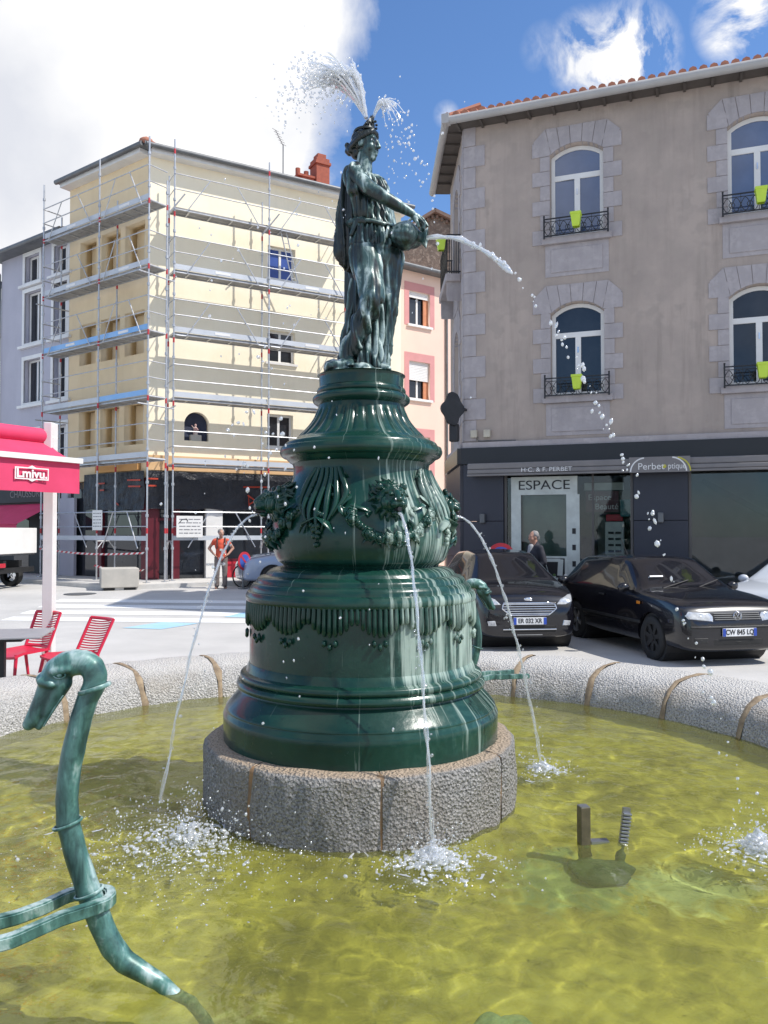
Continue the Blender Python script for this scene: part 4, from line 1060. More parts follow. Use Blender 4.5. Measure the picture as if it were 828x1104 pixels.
# shop interior
b=MB(); b.box2((.2,2.3,0),(LWX,2.4,3.4)); b.build('interior_back_wall',M['shopgrey'],rb)
b=MB(); b.box2((.2,.25,.02),(LWX,2.3,.2)); b.build('interior_floor',M['shopgrey'],rb)
b=MB(); b.box2((.2,.25,3.2),(LWX,2.3,3.4)); b.build('interior_ceiling',pmat('shop_ceiling',(.30,.30,.29),rough=.8),rb)
b=MB(); b.box2((3.42,.26,.2),(3.5,2.3,3.2)); b.box2((.2,.26,.2),(.3,2.3,3.2)); b.build('interior_partition',M['shopgrey'],rb)
for k,(x,y) in enumerate(((1.5,.6),(2.1,.7),(2.7,.6),(3.1,.9),(5.3,.8))):
    b=MB(); b.box((x,y,3.185),(.30,.12,.025)); b.build('ceiling_light',M['white'],rb)
# white doorway kiosk of the showroom with its lettering
kb=MB(); kb.box2((1.00,-.045,2.60),(2.34,-.012,2.97)); kb.box2((1.00,-.045,.51),(1.20,-.012,2.60)); kb.box2((2.12,-.045,.51),(2.38,-.012,2.60)); 
k_=kb.build('showroom_frame',M['shopwhite'],rb)
text('lettering','ESPACE',.27,M['ink'],k_,T(1.67,-.049,2.79),.003,xs=1.18)
for k in range(3):
    b=MB(); b.box((2.27,-.048,1.20+.33*k),(.07,.006,.11)); b.build('dark_label',M['ink'],k_)
b=MB(); b.box2((1.22,.13,.21),(2.12,.136,2.62)); b.build('green_glass',M['shopgreen'],k_)
b=MB(); b.box2((2.42,.5,2.7),(3.2,.53,2.85)); o=b.build('light_strip',M['shopwhite'],rb)
b=MB(); b.box2((2.44,.55,2.25),(3.1,.58,2.68)); o=b.build('dark_poster',M['maroon'],rb); text('lettering','Espace',.17,M['white'],o,T(2.72,.546,2.55),.002); text('lettering','Beauté',.17,M['white'],o,T(2.86,.546,2.36),.002)
b=MB(); b.box2((2.60,1.3,.25),(3.05,1.36,2.2),bev=.02); b.build('shelf_back',M['shopgreen'],rb)
# spectacle stands
for (x,y) in ((3.02,.45),):
    d=thing('spectacle_stand','tall white display stand of dark spectacles inside the left shop window','display stand'); d.parent=None
    d.matrix_world=Matrix.Translation((KX,KY,0))@Matrix.Rotation(RZ,4,'Z')@T(x,y,.2)
    b=MB(); b.box2((-.19,0,0),(.19,.08,1.85),bev=.015); b.build('panel',M['shopwhite'],d)
    b=MB()
    for k in range(12):
        for s in (-.07,.07): b.box((s,-.015,.25+k*.125),(.11,.02,.045),bev=.008)
    b.build('spectacles',M['ink'],d)
    b=MB(); b.box2((-.17,-.01,1.86),(.17,.06,2.0),bev=.02); b.build('red_header',M['signred'],d)
b=MB(); b.box2((3.14,.35,2.15),(3.38,.42,2.5),bev=.02); o=b.build('teal_sign',M['teal'],rb)
# second window: dark display, pale desk, stair string
b=MB(); b.beam((4.7,1.2,2.9),(7.0,1.2,1.55),.06,.10); b.build('stair_string',M['black'],rb)
b=MB(); b.box2((4.6,.6,.21),(6.6,1.2,.95),bev=.02); b.build('display_counter',M['shopgrey'],rb)
text('window_lettering','PERBET',.12,M['white'],rb,T(6.72,-.012,2.02),.001)

def world_of(par,loc): return Matrix.Translation(par.location)@Matrix.Rotation(par.rotation_euler.z,4,'Z')@Matrix.Translation(loc)
# lime pots on the railings
def pot(loc_world, label, rz):
    t=thing('flower_pot',label,'flower pot',loc_world,rz,'lime green pots hung on the window railings')
    b=MB(); b.lathe([(.085,0),(.10,.02),(.135,.23),(.15,.24),(.15,.285),(.135,.285),(.128,.25),(.001,.245)],4,cap=False); 
    b.M=Matrix.Identity(4); o=b.build('pot',M['lime'],t); o.rotation_euler=(0,0,PI/4)
    b=MB(); random.seed(int(loc_world[0]*100)); 
    for k in range(9): b.ell((random.uniform(-.08,.08),random.uniform(-.08,.08),.25+random.uniform(0,.03)),(.03,.03,.02),sub=1)
    b.build('soil',M['pump'],t); b=MB(); b.beam((-.10,.07,.26),(.10,.07,.26),.03,.02); b.tube([(0,.07,.26),(0,.17,.30),(0,.20,.2)],.008,5); b.build('hook',M['iron'],t); return t
for (w,lab) in ((wins[0],'lime pot on the upper railing of the left window column above the white jet arc'),(wins[1],'lime pot on the lower railing of the left window column just over the awning'),(wins[2],'lime pot on the upper railing of the window at the right edge of the photo'),(wins[3],'lime pot on the lower railing of the window at the right edge of the photo')):
    p=world_of(rb,((w[0]+w[1])/2+.02,-.26,w[2]+.08)).translation; pot(tuple(p),lab,RZ)
p=(Matrix.Translation(rb.location)@Matrix.Rotation(RZ,4,'Z')@CM@Matrix.Translation((2.2,-.42,8.12))).translation; pot(tuple(p),'lime pot on the side balcony round the corner, seen edge-on against the rubble gable',RZ+CR)
# scrolled iron sign on a bracket at the corner
sg=thing('hanging_sign','black scrolled shop sign on an iron bracket at the corner over the navy cladding','sign'); sg.matrix_world=Matrix.Translation(rb.location)@Matrix.Rotation(RZ,4,'Z')@T(.02,0,0)
out=[]
for k in range(40):
    a=2*PI*k/40; r=1+.10*math.cos(4*a)+.06*math.cos(6*a+.4); out.append((-.21+.22*r*math.cos(a),4.42+.33*r*math.sin(a)))
pl=plate('sign_board',[out],.10,M['iron'],sg,(0,-.22,0),R(35))
b=MB(); b.beam((.02,-.0,4.42),(.0,-.22,4.42),.05,.05); b.build('arm',M['iron'],sg); b=MB(); b.box2((-.30,-.24,3.74),(-.10,-.10,4.12),bev=.03); b.tube([(-.2,-.17,4.12),(-.24,-.17,4.2),(-.2,-.17,4.3)],.03,6)
b.build('bracket',M['iron'],sg)

# pavement in front of the shop
def side(b,par_loc,rz,poly,z0,z1):
    Mx=Matrix.Translation((par_loc[0],par_loc[1],0))@Matrix.Rotation(rz,4,'Z'); b.prism([((Mx@Vector((x,y,0))).x,(Mx@Vector((x,y,0))).y) for x,y in poly],z0,z1)
b=MB(); side(b,(KX,KY),RZ,[(-1.3,-1.15),(11,-1.15),(11,.3),(-.2,.3),(-1.4,3.2),(-2.6,2.8)],-.05,.14); tag(b.build('pavement',M['pave']),kind='structure')
b=MB(); side(b,(KX,KY),RZ,[(-1.4,-1.29),(11,-1.29),(11,-1.155),(-1.3,-1.155)],-.05,.15); tag(b.build('kerb',pmat('kerb_stone',(.52,.51,.49),(.45,.44,.42),rough=.8)),kind='structure')

# ------------------------------------------------------------------ scaffolded cream building
BX,BY=-7.43,25.0; GZ=.34; R1=math.atan2(.498,.867); R2=math.atan2(-.592,.806)
cb=thing('cream_building','cream rendered corner building under repair, wrapped in scaffolding above a dark red shop','building',(BX,BY,0))
L1=9.3; L2=4.37; ZW=13.75
F1=Matrix.Rotation(R1,4,'Z'); F2m=Matrix.Rotation(R2,4,'Z')   # right face: x from the corner; left face: x negative from the corner
wr=[(4.0,5.02,10.5,11.62),(4.0,5.02,7.62,8.72),(4.0,4.95,4.72,5.85),(7.6,8.6,10.5,11.62),(7.6,8.6,7.62,8.72)]
niche=arch(1.17,1.99,4.78,5.36,5.72,14)
plate('wall',[rect(0.0,L1,3.55,ZW)]+[rect(*w) for w in wr]+[niche],.35,M['cream'],cb,(0,0,0),R1)
wl=[]
for (z0,z1) in ((10.0,11.75),(7.5,8.9),(4.62,5.95)):
    for (xa,xb) in ((-1.2,-.18),(-2.5,-1.46),(-3.72,-2.78)): wl.append((xa,xb,z0,z1))
plate('wall',[rect(-L2,0.0,3.55,ZW)]+[rect(*w) for w in wl],.45,M['shaded'],cb,(0,0,0),R2)
b=MB(F1); b.box2((.6,.5,0),(L1,9,ZW-.05)); b.build('wall',M['cream'],cb)
bk=MB(); c0=[F2m@Vector((-L2,.6,0)),F2m@Vector((-.3,.6,0)),F2m@Vector((-.3,6,0)),F2m@Vector((-L2,6,0))]; bk.prism([(p.x,p.y) for p in c0],0,ZW-.06); bk.build('wall',M['shaded'],cb)
def smallwin(Mx,w,par,glass='glass',name='window',dep=.16,fw=.07,leaves=2):
    x0,x1,z0,z1=[w[0]+.003,w[1]-.003,w[2]+.003,w[3]-.003]; cx=(x0+x1)/2
    hl=[rect(x0+fw,cx-.04,z0+fw,z1-fw),rect(cx+.04,x1-fw,z0+fw,z1-fw)] if leaves==2 else [rect(x0+fw,x1-fw,z0+fw,z1-fw)]
    fr=plate(name,[rect(x0,x1,z0,z1)]+hl,.06,M['white'],par); fr.matrix_local=Mx@Matrix.Translation((0,dep,0))
    b=MB(); b.box2((x0+.02,.025,z0+.02),(x1-.02,.03,z1-.02)); b.build('pane',M[glass],fr); return fr
for i,w in enumerate(wr):
    smallwin(F1,w,cb,'bluefilm' if i==0 else 'glass')
    b=MB(F1); b.box2((w[0]-.08,-.07,w[2]-.08),(w[1]+.08,.1,w[2]-.002)); b.build('sill',M['white'],cb)
for w in wl:
    # deep recess with a slim window at its right side
    b=MB(F2m); b.box2((w[0],.452,w[2]),(w[1],.47,w[3])); b.build('recess_back',M['shaded'],cb)
    smallwin(F2m,(w[1]-.42,w[1],w[2],w[3]),cb,'glass',dep=.30,fw=.06,leaves=1)
# arched niche with a small figure group inside
b=MB(F1); b.prism_y(arch(1.172,1.988,4.782,5.36,5.718,14),.26,.30); b.build('niche_back',pmat('navy_niche',(.03,.04,.08),rough=.7),cb)
ni=thing('niche_statue','small painted figure on a plinth inside the dark arched wall niche','statue'); ni.matrix_world=Matrix.Translation((BX,BY,0))@F1@Matrix.Translation((1.58,.15,4.785))
b=MB(); b.box((0,0,.1),(.36,.16,.2),bev=.01); b.build('plinth',M['concrete'],ni)
link('figure',blob([('c',(0,0,.24),.08,(0,0,.42),.055),('e',(0,0,.52),(.04,.04,.05)),('c',(-.05,0,.42),.02,(-.13,-.02,.50),.015),('c',(.05,0,.42),.02,(.10,-.03,.35),.015)],.012,1),pmat('painted_plaster',(.55,.5,.46),(.45,.2,.2),scale=6,rough=.7),ni)
# eaves
def eave(Mx,x0,x1,sgn):
    b=MB(Mx); b.box2((x0,-.36,ZW-.02),(x1,.3,ZW+.12)); return b
eave(F1,.0,L1+.2,1).build('white_eave',M['white'],cb); eave(F2m,-L2-.05,.0,1).build('white_eave',M['white'],cb)
b=MB(F1); b.box2((-.25,-.48,ZW+.125),(L1+.3,.3,ZW+.22)); b.tube([(-.2,-.46,ZW+.15),(L1+.3,-.46,ZW+.15)],.08,8); b.build('gutter',M['zinc'],cb,smooth=60)
b=MB(F2m); b.box2((-L2-.15,-.48,ZW+.123),(.25,.3,ZW+.218)); b.tube([(-L2-.15,-.46,ZW+.15),(.25,-.46,ZW+.15)],.08,8); b.build('gutter',M['zinc'],cb,smooth=60)
rfp=[F2m@Vector((-L2-.1,-.4,ZW+.2)),Vector((0,-.45,ZW+.2)),F1@Vector((L1+.2,-.4,ZW+.2)),F1@Vector((L1+.2,5,ZW+1.9)),Vector((0,6,ZW+2.0)),F2m@Vector((-L2-.1,5,ZW+1.9))]
b=MB(); b._add(rfp,[[0,1,4,5],[1,2,3,4]]); b.build('tiled_roof',M['tile'],cb)
b=MB(); b.ell((0,-.35,ZW+.27),(.22,.2,.14)); b.tube([(0,-.35,ZW+.28),(0,3,ZW+1.3)],.13,8); b.build('hip_tile',M['tile'],cb,smooth=60)
b=MB(); b.box2((-.02,-.02,3.56),(.0,.0,3.6)); b.bm.free()
# corner pillar, ground floor shop
b=MB(F1); b.box2((1.9,-.02,GZ),(2.45,.35,3.54)); b.build('white_pillar',M['white'],cb)
for q in ((-.3,-.02),(-2.6,-2.4)): b=MB(F2m); b.box2((q[0],.02,GZ-.1),(q[1],.3,3.54)); b.build('shop_pillar',M['maroon'],cb)
for q in ((.0,.35,3.54),(.8,1.05,2.7),(6.5,6.8,2.7)): b=MB(F1); b.box2((q[0],.022,GZ-.1),(q[1],.3,q[2])); b.build('shop_pillar',M['maroon'],cb)
b=MB(F1); b.box2((2.46,.03,GZ-.1),(L1,.3,.95)); b.build('stall_riser',M['maroon'],cb)
b=MB(F1); b.box2((2.46,.0,GZ),(5.6,.028,.86)); b.build('red_panel',M['signred'],cb)
for (Mx,x0,x1) in ((F1,.36,1.89),(F1,2.46,L1),(F2m,-2.39,-.31),(F2m,-L2,-2.61)):
    b=MB(Mx); b.box2((x0,.14,GZ),(x1,.15,3.3)); b.build('shop_window',M['glass'],cb)
b=MB(F1); b.box2((.36,.10,GZ),(.42,.16,3.0)); b.box2((1.0,.10,GZ),(1.06,.16,3.0)); b.box2((.42,.1,2.2),(1.0,.16,2.28)); b.build('door_frame',M['maroon'],cb)
# black tarpaulin over the old sign band, tied with red tape
tp=MB(F1); n=60; vs=[];fs=[]
def tarpsheet(Mx,x0,x1,name):
    vs=[];fs=[];n=70
    for i in range(n+1):
        for j in range(9):
            x=x0+(x1-x0)*i/n; z=2.55+1.2*j/8-(.10*noise.noise(Vector((x*1.3,0,2)))*(1-j/8)); y=-.12-.05*noise.noise(Vector((x*2.2,z*1.5,5)))-.03*noise.noise(Vector((x*7,z*3,1)))
            vs.append((x,y,z))
    for i in range(n):
        for j in range(8): fs.append([i*9+j,(i+1)*9+j,(i+1)*9+j+1,i*9+j+1])
    b=MB(Mx); b._add(vs,fs); return b.build(name,M['tarp'],cb,smooth=180)
tp.bm.free()
t1=tarpsheet(F1,-.02,L1,'black_tarpaulin'); t2=tarpsheet(F2m,-3.2,.02,'black_tarpaulin')
def stripes(Mx,par,lst):
    for (x0,z0,x1,z1) in lst:
        b=MB(Mx); b.beam((x0,-.185,z0),(x1,-.185,z1),.012,.05); b.build('red_tape_strip',M['redtape'],par)
stripes(F1,t1,[(3.1,3.32,3.95,3.34),(3.25,3.05,3.75,2.72),(3.3,2.75,3.8,3.02),(3.28,3.0,3.3,2.65),(5.2,3.3,5.7,3.25),(5.1,2.8,5.5,2.95),(-.0,3.5,.30,3.5),(.0,3.28,.25,3.28)])
stripes(F2m,t2,[(-.75,3.48,-.1,3.46),(-.7,3.28,-.1,3.26),(-2.3,3.42,-1.95,3.42),(-2.2,3.2,-1.98,3.2),(-1.4,2.8,-1.2,2.7)])
b=MB(F1); b.box2((.0,-.14,3.78),(L1,-.02,4.25)); 
b.build('plywood_hoarding',pmat('pale_plywood',(.70,.46,.25),(.62,.38,.18),scale=2,rough=.8,stretch=(.4,.4,3)),cb)
b=MB(F2m); b.box2((-2.55,-.14,3.78),(-.3,-.02,4.32)); b.build('plywood_hoarding',M['wood'],cb)
b=MB(F1); b.box2((6.85,2.2,ZW),(7.4,2.8,ZW+2.5)); b.box2((6.8,2.15,ZW+2.25),(7.45,2.85,ZW+2.35)); b.box2((6.95,2.3,ZW+2.5),(7.3,2.7,ZW+2.7)); b.build('chimney',M['brick'],cb)
b=MB(F1); b.box2((6.3,2.3,ZW),(6.8,2.8,ZW+1.7)); b.box2((6.1,2.25,ZW+1.65),(6.85,2.85,ZW+1.73)); b.tube([(6.2,2.5,ZW+1.7),(6.2,2.5,ZW+2.0)],.10,8); b.tube([(6.55,2.5,ZW+1.7),(6.55,2.5,ZW+1.95)],.10,8); b.build('chimney',M['brick'],cb)
an=thing('antenna','thin rake antenna on a mast above the cream building eave','antenna'); an.matrix_world=Matrix.Translation((BX,BY,0))@F1@Matrix.Translation((5.05,1.2,ZW+.6))
b=MB(); b.bar((0,0,0),(0,0,1.5),.02); b.build('mast',M['zinc'],an)
b=MB(); b.bar((0,0,1.45),(-.30,0,1.95),.012)
for k in range(6):
    t=k/5; p=Vector((0,0,1.5))*(1-t)+Vector((-.30,0,1.95))*t; b.bar(p+Vector((-.16,-.1,-.02)),p+Vector((.16,.1,.02)),.007)
b.build('rake',M['zinc'],an)

# ------------------------------------------------------------------ lilac house, pale house at the far left
lh=thing('lilac_house','lilac rendered house with white window surrounds left of the scaffolding','building'); lh.matrix_world=Matrix.Translation((BX,BY,0))@F2m@Matrix.Translation((-L2,.02,0))
ZL=12.15; lw=[(-2.9,-1.75,8.75,10.65),(-2.9,-1.75,6.55,8.15),(-2.9,-1.9,11.0,12.0),(-.98,-.1,8.75,10.65),(-.98,-.1,6.55,8.15),(-.98,-.1,11.0,12.0),(-2.9,-1.85,4.2,5.5),(-.98,-.1,4.2,5.6)]
plate('wall',[rect(-4.55,-.01,0.3,ZL)]+[rect(*w) for w in lw],.3,M['lilac'],lh)
b=MB(); b.box2((-4.5,.31,0),(-.01,6,ZL-.05)); b.build('wall',M['lilac'],lh)
I4=Matrix.Identity(4)
for w in lw:
    fr=plate('window_surround',[rect(w[0]-.12,w[1]+.12,w[2]-.08,w[3]+.13),rect(w[0]+.01,w[1]-.01,w[2]+.01,w[3]-.01)],.05,M['white'],lh,(0,-.035,0))
    b=MB(); b.box2((w[0]-.26,-.13,w[2]-.18),(w[1]+.26,.02,w[2]-.08)); b.build('sill',M['white'],lh)
    smallwin(I4,w,lh,'glass',dep=.2)
b=MB(); b.box2((-4.8,-.5,ZL),(.2,.4,ZL+.12)); b.tube([(-4.8,-.52,ZL+.06),(.2,-.52,ZL+.06)],.09,8); b.build('gutter',M['zinc'],lh,smooth=60)
b=MB(); b._add([(-4.8,-.5,ZL+.13),(.2,-.5,ZL+.13),(.2,5,ZL+2.4),(-4.8,5,ZL+2.4)],[[0,1,2,3]]); b.build('roof',M['tile'],lh)
b=MB(); b.tube([(-4.62,-.4,ZL),(-4.62,-.06,ZL-.5),(-4.62,-.06,.3)],.06,8); b.build('drainpipe',M['zinc'],lh,smooth=60)
b=MB(); b.box2((-4.5,-.02,GZ-.1),(-.4,-.0,3.6)); b.build('dark_shopfront',M['black'],lh)
b=MB(); b.box2((-.42,-.10,GZ-.1),(.55,.0,3.0)); b.build('lilac_pillar',M['lilac'],lh)
b=MB(); b.box2((-4.4,-.16,2.9),(-.6,-.03,3.5),bev=.01); fb=b.build('shop_sign',M['black'],lh); text('lettering','CHAUSSURES',.36,M['awngrey'],fb,T(-2.3,-.165,3.2),.004,xs=1.1)
b=MB(); vs=[(-4.4,-.05,2.85),(-.6,-.05,2.85),(-.6,-1.5,2.1),(-4.4,-1.5,2.1),(-.6,-1.5,1.9),(-4.4,-1.5,1.9)]; b._add(vs,[[0,1,2,3],[3,2,4,5]]); b.bar((-4.4,-1.5,2.1),(-.6,-1.5,2.1),.03)
b.build('awning',M['pinkcloth'],lh)
b=MB(); b.box2((-3.4,.0-.03,GZ),(-2.4,-.021,2.6)); b.build('shop_window',M['glass'],lh)
ph=thing('pale_house','pale house sliver at the left edge beyond the lilac house','building'); ph.matrix_world=Matrix.Translation((BX,BY,0))@F2m@Matrix.Translation((-L2-4.7,.3,0))
b=MB(); b.box2((-8,0,0),(-.1,6,11.3)); b.build('wall',pmat('pale_render',(.60,.59,.56),(.52,.51,.49),rough=.9),ph)
b=MB(); b.box2((-8,-.4,11.31),(.0,.3,11.45)); b.build('eave',M['zinc'],ph)
b=MB()
for k in range(14): b.box2((-1.1,-.06,7.2+k*.09),(-.25,-.01,7.26+k*.09))
b.build('slatted_shutter',M['white'],ph)
for z in (4.6,9.4): smallwin(Matrix.Translation((0,-.25,0)),(-1.1,-.25,z,z+1.4),ph)
# ------------------------------------------------------------------ pink house, rubble gable
pk=thing('pink_house','salmon pink house with dusty pink window bands between the two big buildings','building',(.2,31.9,0),R(36))
pw=[(1.02,2.12,10.35,11.75),(1.02,2.12,7.3,8.85),(1.02,2.12,4.2,5.75)]
plate('wall',[rect(-2.2,8,0,12.55)]+[rect(*w) for w in pw],.3,M['pink'],pk)
b=MB(); b.box2((-2.2,.31,0),(8,4.6,12.5)); b.build('wall',M['pink'],pk)
for i,w in enumerate(pw):
    plate('window_band',[rect(w[0]-.24,w[1]+.24,w[2]-.04,w[3]+.34),rect(w[0]+.0,w[1]-.0,w[2]+.0,w[3]-.0)],.02,M['pinkband'],pk,(0,-.012,0))
    smallwin(I4,w,pk,'glass',dep=.18)
    b=MB(); b.box2((w[0]-.1,-.10,w[2]-.09),(w[1]+.1,.05,w[2]-.0)); b.build('sill',M['white'],pk)
    hgt=.26 if i==0 else .82
    b=MB(); 
    for k in range(int(hgt/.065)): b.box2((w[0]+.01,.08,w[3]-.065*(k+1)+.004),(w[1]-.01,.11,w[3]-.065*k),bev=.01)
    b.build('roller_shutter',M['white'],pk)
    b=MB(); b.box2((w[1]-.26,.12,w[2]+.01),(w[1]-.01,.16,w[3]-.01)); b.build('orange_blind',M['orange'],pk)
b=MB(); b.box2((-2.2,-.45,12.56),(8,.3,12.66)); b.tube([(-2.2,-.45,12.6),(8,-.45,12.6)],.09,8); b.build('gutter',M['zinc'],pk,smooth=60)
b=MB(); b.tube([(3.0,-.06,12.5),(3.0,-.06,0)],.05,8); b.build('drainpipe',M['zinc'],pk)
gh=thing('stone_house','brown rubble stone house with a dentilled gable rising behind the pink house','building',(2.32,37.2,0),R(4))
gb=[(-4.2,0),(3.2,0),(3.2,15.3),(.05,16.75),(-4.2,14.0)]
b=MB(); b.prism_y(gb,0,8); b.build('wall',M['roughstone'],gh)
b=MB()
for (xa,za,xb,zb) in ((-4.3,13.95,.05,16.76),(.05,16.76,3.3,15.27)):
    b.beam((xa,-.12,za+.1),(xb,-.12,zb+.1),.4,.14)
    n=int(math.hypot(xb-xa,zb-za)/.24)
    for k in range(n):
        t=(k+.5)/n; b.box((xa+(xb-xa)*t,-.06,za+(zb-za)*t-.08),(.11,.12,.14))
b.build('dentil_verge',pmat('brick_verge',(.22,.15,.12),(.16,.11,.09),scale=4,rough=.9),gh)
b=MB(); b._add([(.05,-.3,16.95),(3.5,-.3,15.4),(3.5,8,15.4),(.05,8,16.95)],[[0,1,2,3]]); b._add([(.05,-.3,16.95),(-4.5,-.3,14.0),(-4.5,8,14.0),(.05,8,16.95)],[[0,1,2,3]]); b.build('roof',pmat('pale_tile',(.45,.38,.33),(.38,.31,.28),scale=3,rough=.9),gh)
# ------------------------------------------------------------------ scaffolding
def pole(par,Mx,x,y,z0,z1,bands=True):
    b=MB(Mx); b.bar((x,y,z0),(x,y,z1),.026,8); b.box((x,y,z0+.01),(.16,.16,.02))
    z=z0+1
    while z<z1: b.bar((x,y,z-.04),(x,y,z+.04),.045,8); z+=.98
    o=b.build('pole',M['steel'],par)
    if bands:
        z=z0+1.45
        while z<z1-.4: b=MB(Mx); b.bar((x,y,z),(x,y,z+.16),.030,8); b.build('red_sleeve',M['red'],o); z+=1.96
    return o
def deckpiece(par,Mx,x0,x1,y0,y1,z,name='deck'):
    b=MB(Mx); w=(y1-y0)/2
    for k in range(2): b.box2((x0+.01,y0+k*w+.008,z-.05),(x1-.01,y0+(k+1)*w-.008,z),bev=.006)
    o=b.build(name,M['deck'],par)
    b=MB(Mx); b.bar((x0+.005,y0-.02,z-.04),(x0+.005,y1+.02,z-.04),.024,6); b.bar((x1-.005,y0-.02,z-.04),(x1-.005,y1+.02,z-.04),.024,6)
    for xx in np.linspace(x0+.5,x1-.5,4): b.box((xx,(y0+y1)/2,z-.062),(.05,y1-y0-.04,.02))
    for yy in (y0+.03,y1-.03): b.box(((x0+x1)/2,yy,z-.066),(x1-x0-.04,.04,.03))
    b.build('deck_frame',M['steel'],o)
    return o
def scaffold(name,label,Mx,xs,yin,yout,levels,base,top,toes,ground_ext):
    s=thing(name,label,'scaffolding',(BX,BY,0))
    for i,x in enumerate(xs):
        pole(s,Mx,x,yout,base,top); pole(s,Mx,x,yin,base,top-(1.1 if i else .9))
    for li,z in enumerate(levels):
        for i in range(len(xs)-1):
            x0,x1=xs[i],xs[i+1]
            d=deckpiece(s,Mx,x0,x1,yout+.05,yin-.04,z)
            m=toes(li,i)
            if m:
                b=MB(Mx); b.box2((x0+.03,yout+.02,z+.01),(x1-.03,yout+.045,z+.17)); t=b.build('toe_board',m,s)
                if li>1:
                    b=MB(Mx); xm=(x0+x1)/2; b.box2((xm-.25,yout+.012,z+.05),(xm+.25,yout+.019,z+.13)); b.build('white_sticker',M['white'],t)
            b=MB(Mx)
            for h in (.52,1.0): b.bar((x0,yout-.03,z+h),(x1,yout-.03,z+h),.017,6)
            if li>=2:    # lattice guard frames
                for a,c in ((.12,.36),(.88,.64)): b.bar((x0+(x1-x0)*a,yout-.05,z-.12),(x0+(x1-x0)*c,yout-.05,z+1.0),.017,6)
                b.bar((x0+(x1-x0)*.12,yout-.05,z-.12),(x0+(x1-x0)*.02,yout-.05,z-.12),.017,6); b.bar((x0+(x1-x0)*.88,yout-.05,z-.12),(x0+(x1-x0)*.98,yout-.05,z-.12),.017,6)
            b.build('guardrail',M['steel'],s)
        # end rails
        for x in (xs[0],xs[-1]):
            for h in (.52,1.0): b=MB(Mx); b.bar((x,yout,z+h),(x,yin,z+h),.017,6); b.build('end_rail',M['steel'],s)
        if li in (1,3):
            b=MB(Mx); b.bar((xs[0]-.0,yout-.25,z-.32),(xs[0],yin+.30,z-.30),.022,6); b.build('wall_tie',M['steel'],s)
            b=MB(Mx); b.bar((xs[-1],yout-.35,z-.30),(xs[-1],yin+.30,z-.32),.022,6); b.build('wall_tie',M['steel'],s)
    # ground lift: portal frames and low guard rails
    for i in range(len(xs)-1):
        x0,x1=xs[i],xs[i+1]; b=MB(Mx)
        b.bar((x0,yout-.03,2.45),(x1,yout-.03,2.45),.022,6); b.bar((x0,yout-.03,2.0),(x1,yout-.03,2.0),.017,6)
        L=x1-x0
        b.bar((x0+.15*L,yout-.05,1.35),(x0+.36*L,yout-.05,2.44),.018,6); b.bar((x1-.15*L,yout-.05,1.35),(x1-.36*L,yout-.05,2.44),.018,6)
        b.build('guardrail',M['steel'],s)
        b=MB(Mx); b.box2((x0,yout-.02,1.58),(x1,yout+.0,1.72)); b.build('rail_board',M['toe'],s)
    for x in xs[1:-1]+[xs[0]]:
        b=MB(Mx); b.bar((x,yout,1.55),(x,yin,1.55),.022,6); b.bar((x,yout,1.3),(x,yout+.22,1.55),.018,6); b.bar((x,yin,1.3),(x,yin-.22,1.55),.018,6); b.build('portal_frame',M['steel'],s)
    return s
LS=[-4.37,-1.2,1.28]
sL=scaffold('scaffolding','steel scaffolding with blue toe boards on the ochre left face of the cream building',F2m,LS,-.30,-.96,[4.05,5.9,7.85,9.8,11.75],GZ,13.6,
  lambda li,i: M['toeblue'] if li==2 else (M['toeblue'] if (li==1 and i==1) else M['toe']),0)
RS=[.56,3.68,6.8]
sR=scaffold('scaffolding','steel scaffolding with grey toe boards on the sunlit right face of the cream building',F1,RS,-.30,-.94,[3.95,6.0,8.02,9.97,11.93],GZ,14.0,
  lambda li,i: M['toe'] if li<4 else None,0)
# a loose diagonal pair of ladder rails on the right scaffold
b=MB(F1)
b.bar((4.15,-.75,11.93),(4.75,-.55,9.98),.02,6); b.bar((4.35,-.75,11.93),(4.95,-.55,9.98),.02,6)
for k in range(7):
    t=(k+.5)/7; p=Vector((4.15,-.75,11.93)).lerp(Vector((4.75,-.55,9.98)),t); b.bar(p,p+Vector((.2,0,0)),.012,5)
b.build('ladder',M['steel'],sR)
for x in (.56,3.68):
    b=MB(F1); b.bar((x-.25,-.95,11.55),(x+.25,-1.2,12.25),.024,6); b.build('diagonal_tube',M['steel'],sR)
# notices tied to the scaffolding
def notice(label,Mx,x,y,z,w,h):
    t=thing('notice_board',label,'sign'); t.matrix_world=Matrix.Translation((BX,BY,0))@Mx@Matrix.Translation((x,y,z))
    b=MB(); b.box2((-w/2,-.01,-h/2),(w/2,.01,h/2),bev=.004); b.build('board',M['white'],t)
    b=MB(); random.seed(int(w*100))
    for k in range(5):
        z_=h/2-.16*h-k*.16*h; x_=-w*.4
        while x_<w*.36:
            l=random.uniform(.05,.16)*w*1.6; l=min(l,w*.42-x_)
            b.box2((x_,-.014,z_-.012),(x_+l,-.0105,z_+.012)); x_+=l+.03
    b.build('printed_lines',pmat('print',(.18,.18,.20),rough=.6) if 'print' not in M else M['print'],t); return t
notice('small pale notice board tied to the left scaffolding by the lilac pillar',F2m,-1.0,-1.08,2.2,.50,.62)
nb=notice('white notice board with black writing hung on the right scaffolding above the white pillar',F1,1.05,-1.08,2.0,.82,.66)
b=MB(); b.tube([(-.34,-.015,.10),(-.24,-.015,.22),(-.10,-.015,.24),(-.06,-.015,.16)],.012,5); b.build('drawn_mark',M['ink'],nb)
